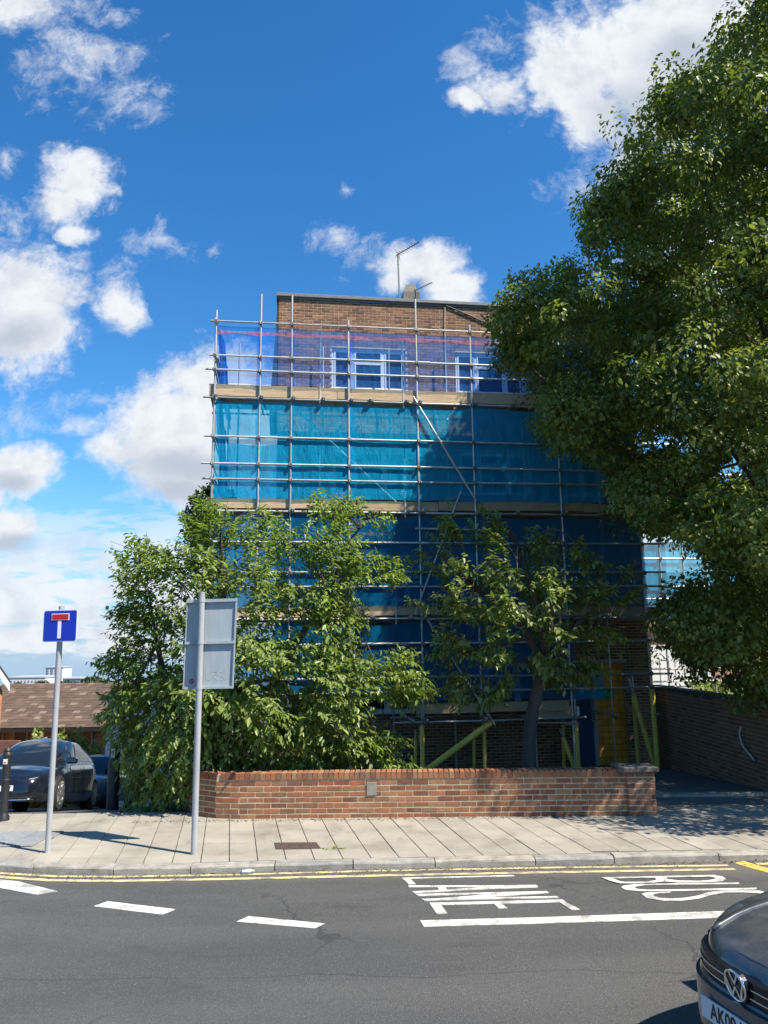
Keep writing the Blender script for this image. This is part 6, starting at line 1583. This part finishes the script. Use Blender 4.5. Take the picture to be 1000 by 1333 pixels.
def right_house():
    Yb = 31.
    a, c = on_Y(838, 842, Yb), on_Y(1060, 960, Yb); w = c[0]-a[0]
    g = empty('terrace_house', (a[0], Yb, 0)); tag(g, 'sunlit brick house with white window frames seen behind the open scaffold bay', 'house')
    zt = on_Y(900, 806, Yb)[2]
    b = MB(); b.box(0, 0, -2, w, 7, zt); b.build('wall', mat('pinkish brick', (.42, .25, .18), .9, var=.25, nscale=9), g)
    b = MB(); b.prism([(-.4, zt), (7.4, zt), (3.5, zt+2.2)], w+.6, 'x', -.3, None); b.build('roof', mat('brown roof', (.14, .09, .07), .9, var=.2), g)
    def wn(x0, y0, x1, y1):
        p, q = on_Y(x0, y0, Yb-.02), on_Y(x1, y1, Yb-.02); ox = a[0]
        b = MB(); t = .1; l, r, zt_, zb_ = p[0]-ox, q[0]-ox, p[2], q[2]
        b.cbox(l, -.08, zb_, l+t, .02, zt_, .01); b.cbox(r-t, -.08, zb_, r, .02, zt_, .01); b.cbox(l+t, -.08, zt_-t, r-t, .02, zt_, .01); b.cbox(l+t, -.08, zb_, r-t, .02, zb_+t, .01); f = b.build('window', MT['white'], g)
        b = MB(); b.box(l+t, -.04, zb_+t, r-t, -.03, zt_-t); b.build('pane', mat('grey green glass', (.25, .33, .32), .1), f)
    wn(967, 853, 987, 880); wn(858, 856, 876, 893); wn(878, 856, 896, 893); wn(905, 858, 925, 886)
    b = MB(); p = on_Y(846, 840, Yb); q = on_Y(900, 905, Yb); b.box(p[0]-a[0], -.06, q[2], q[0]-a[0], -.012, p[2]); b.build('white_cladding', mat('white render', (.75, .74, .70), .8, var=.06), g)
    n = 1500; p, q = on_Y(895, 885, 27), on_Y(1010, 912, 27); pos = np.stack([rng.uniform(p[0], q[0], n), rng.uniform(26.5, 27.5, n), rng.uniform(-.4, p[2], n)], -1)
    al = norm(rng.normal(0, 1, (n, 3))); nr = norm(rng.normal(0, .6, (n, 3))+np.array((0, -.3, 1))); nr = norm(nr-al*np.sum(nr*al, -1, keepdims=True)); L = rng.uniform(.12, .25, n)
    tag(link('shrub', leaves_mesh('shrub', pos, al, nr, L, L*.6, rng.uniform(0, 1, n), LM1[1])), 'green shrub below the brick house beyond the boundary wall', 'shrub')
right_house()

def city():
    D_ = 620.
    wc = mat('pale city render', (.62, .63, .63), .8, var=.06, nscale=.3); gl = mat('distant glass', (.18, .22, .27), .3)
    def blk(name, label, x0, x1, yt, yb, Y, rows, cols, m=wc, cat='building', dep=18, wx=.6, wz=.45):
        a, c = on_Y(x0, yt, Y), on_Y(x1, yb, Y); g = empty(name, (a[0], Y, 0)); tag(g, label, cat); w = c[0]-a[0]; b = MB(); zb = float(H(a[0], Y))-3; b.box(0, 0, zb, w, dep, a[2]); b.build('wall', m, g)
        b = MB(); b.box(-.4, -.4, a[2]+.01, w+.4, dep, a[2]+1.0); b.build('roof', mat('flat roof', (.4, .41, .42), .8), g)
        dz = (a[2]-c[2])/rows; dx = w/cols; me = None
        for i in range(cols):
            for j in range(rows):
                if me is None:
                    mb = MB(); mb.box(0, -.3, 0, dx*wx, .1, dz*wz); me = mb.mesh('window', gl)
                link('window', me, g, (dx*(i+.2), 0, c[2]+dz*(j+.25)))
        return g
    blk('tower_block', 'pale high rise tower block on the skyline beside the T sign pole', 59.5, 80.5, 869.5, 893, D_, 9, 4)
    blk('office_building', 'long low white building on the skyline left of the tower', 9, 58, 883, 896, D_-60, 2, 11, dep=25, wx=.35, wz=.3)
    blk('warehouse', 'low blue roofed building on the skyline right of the tower', 82, 104, 884, 896, D_-40, 2, 5, mat('blue grey cladding', (.16, .22, .32), .6), wx=.6, wz=.4)
    lm = leaf_mat('distant foliage', (.022, .045, .014), (.038, .065, .02), (.065, .09, .028), 'att', .1, .6)
    def blob(px, py, w, h, Y, label):
        c = on_Y(px, py, Y); k = Y/1000; n = 900; q = norm(rng.normal(0, 1, (n, 3))); pos = q*np.array((w*k, w*k*.8, h*k))*rng.uniform(.75, 1.05, (n, 1)); s = 1.6*k*2
        al = norm(rng.normal(0, 1, (n, 3))); nr = norm(q+rng.normal(0, .5, (n, 3))); nr = norm(nr-al*np.sum(nr*al, -1, keepdims=True)); L = rng.uniform(.8, 1.6, n)*s
        g = empty('tree', (c[0], Y, c[2])); tag(g, label, 'tree'); o = link('crown', leaves_mesh('crown', pos, al, nr, L, L*.8, rng.uniform(0, 1, n), lm), g); o['kind'] = 'stuff'
        b = MB(); b.tube([(0, 0, -h*k-12), (0, 0, 0)], 1.2*k*1.2, 7); b.build('trunk', MT['bark'], g)
    blob(121, 893, 17, 11, 330, 'rounded dark tree above the bungalow roof beside the leafy tree'); blob(140, 896, 16, 9, 345, 'tree crown at the skyline half behind the leafy tree')
    blob(54, 893, 9, 4, 420, 'low dark tree in front of the white skyline building'); blob(24, 895, 9, 3.5, 420, 'small dark tree at the far left skyline'); blob(88, 893, 12, 4, 400, 'flat dark tree right of the tower block')
    # far wooded ground on the skyline
    n = 16000; X = rng.uniform(-1500, 1500, n); Y = rng.uniform(650, 1300, n); zz = H(X, Y)+rng.uniform(0, 5, n); pos = np.stack([X, Y, zz], -1)
    al = norm(rng.normal(0, 1, (n, 3))); nr = norm(rng.normal(0, .5, (n, 3))+np.array((0, -.4, 1))); nr = norm(nr-al*np.sum(nr*al, -1, keepdims=True)); L = rng.uniform(3, 6, n)
    tag(link('far_woodland', leaves_mesh('far_woodland', pos, al, nr, L, L*.8, rng.uniform(0, 1, n), lm)), 'band of far woodland along the horizon', 'woodland', kind='stuff')
    # tree behind the scaffolding on the left
    c = on_Y(278, 640, 26); n = 2500; q = norm(rng.normal(0, 1, (n, 3)))*rng.uniform(.3, 1, (n, 1))**.5*np.array((1.0, .8, 1.3)); al = norm(rng.normal(0, 1, (n, 3))); nr = norm(q+np.array((0, 0, .6))+rng.normal(0, .4, (n, 3))); nr = norm(nr-al*np.sum(nr*al, -1, keepdims=True)); L = rng.uniform(.12, .22, n)
    g = empty('garden_tree', (c[0], 26, float(H(c[0], 26)))); tag(g, 'dark tree behind the left end of the scaffolding', 'tree'); o = link('crown', leaves_mesh('crown', q+np.array((0, 0, c[2]-g.location.z-1.0)), al, nr, L, L*.6, rng.uniform(0, 1, n), lm), g); o['kind'] = 'stuff'
    b = MB(); b.tube([(0, 0, -.2), (.05, 0, 3), (0, 0, c[2]-g.location.z-1)], [.16, .12, .06], 8); b.build('trunk', MT['bark'], g)
city()
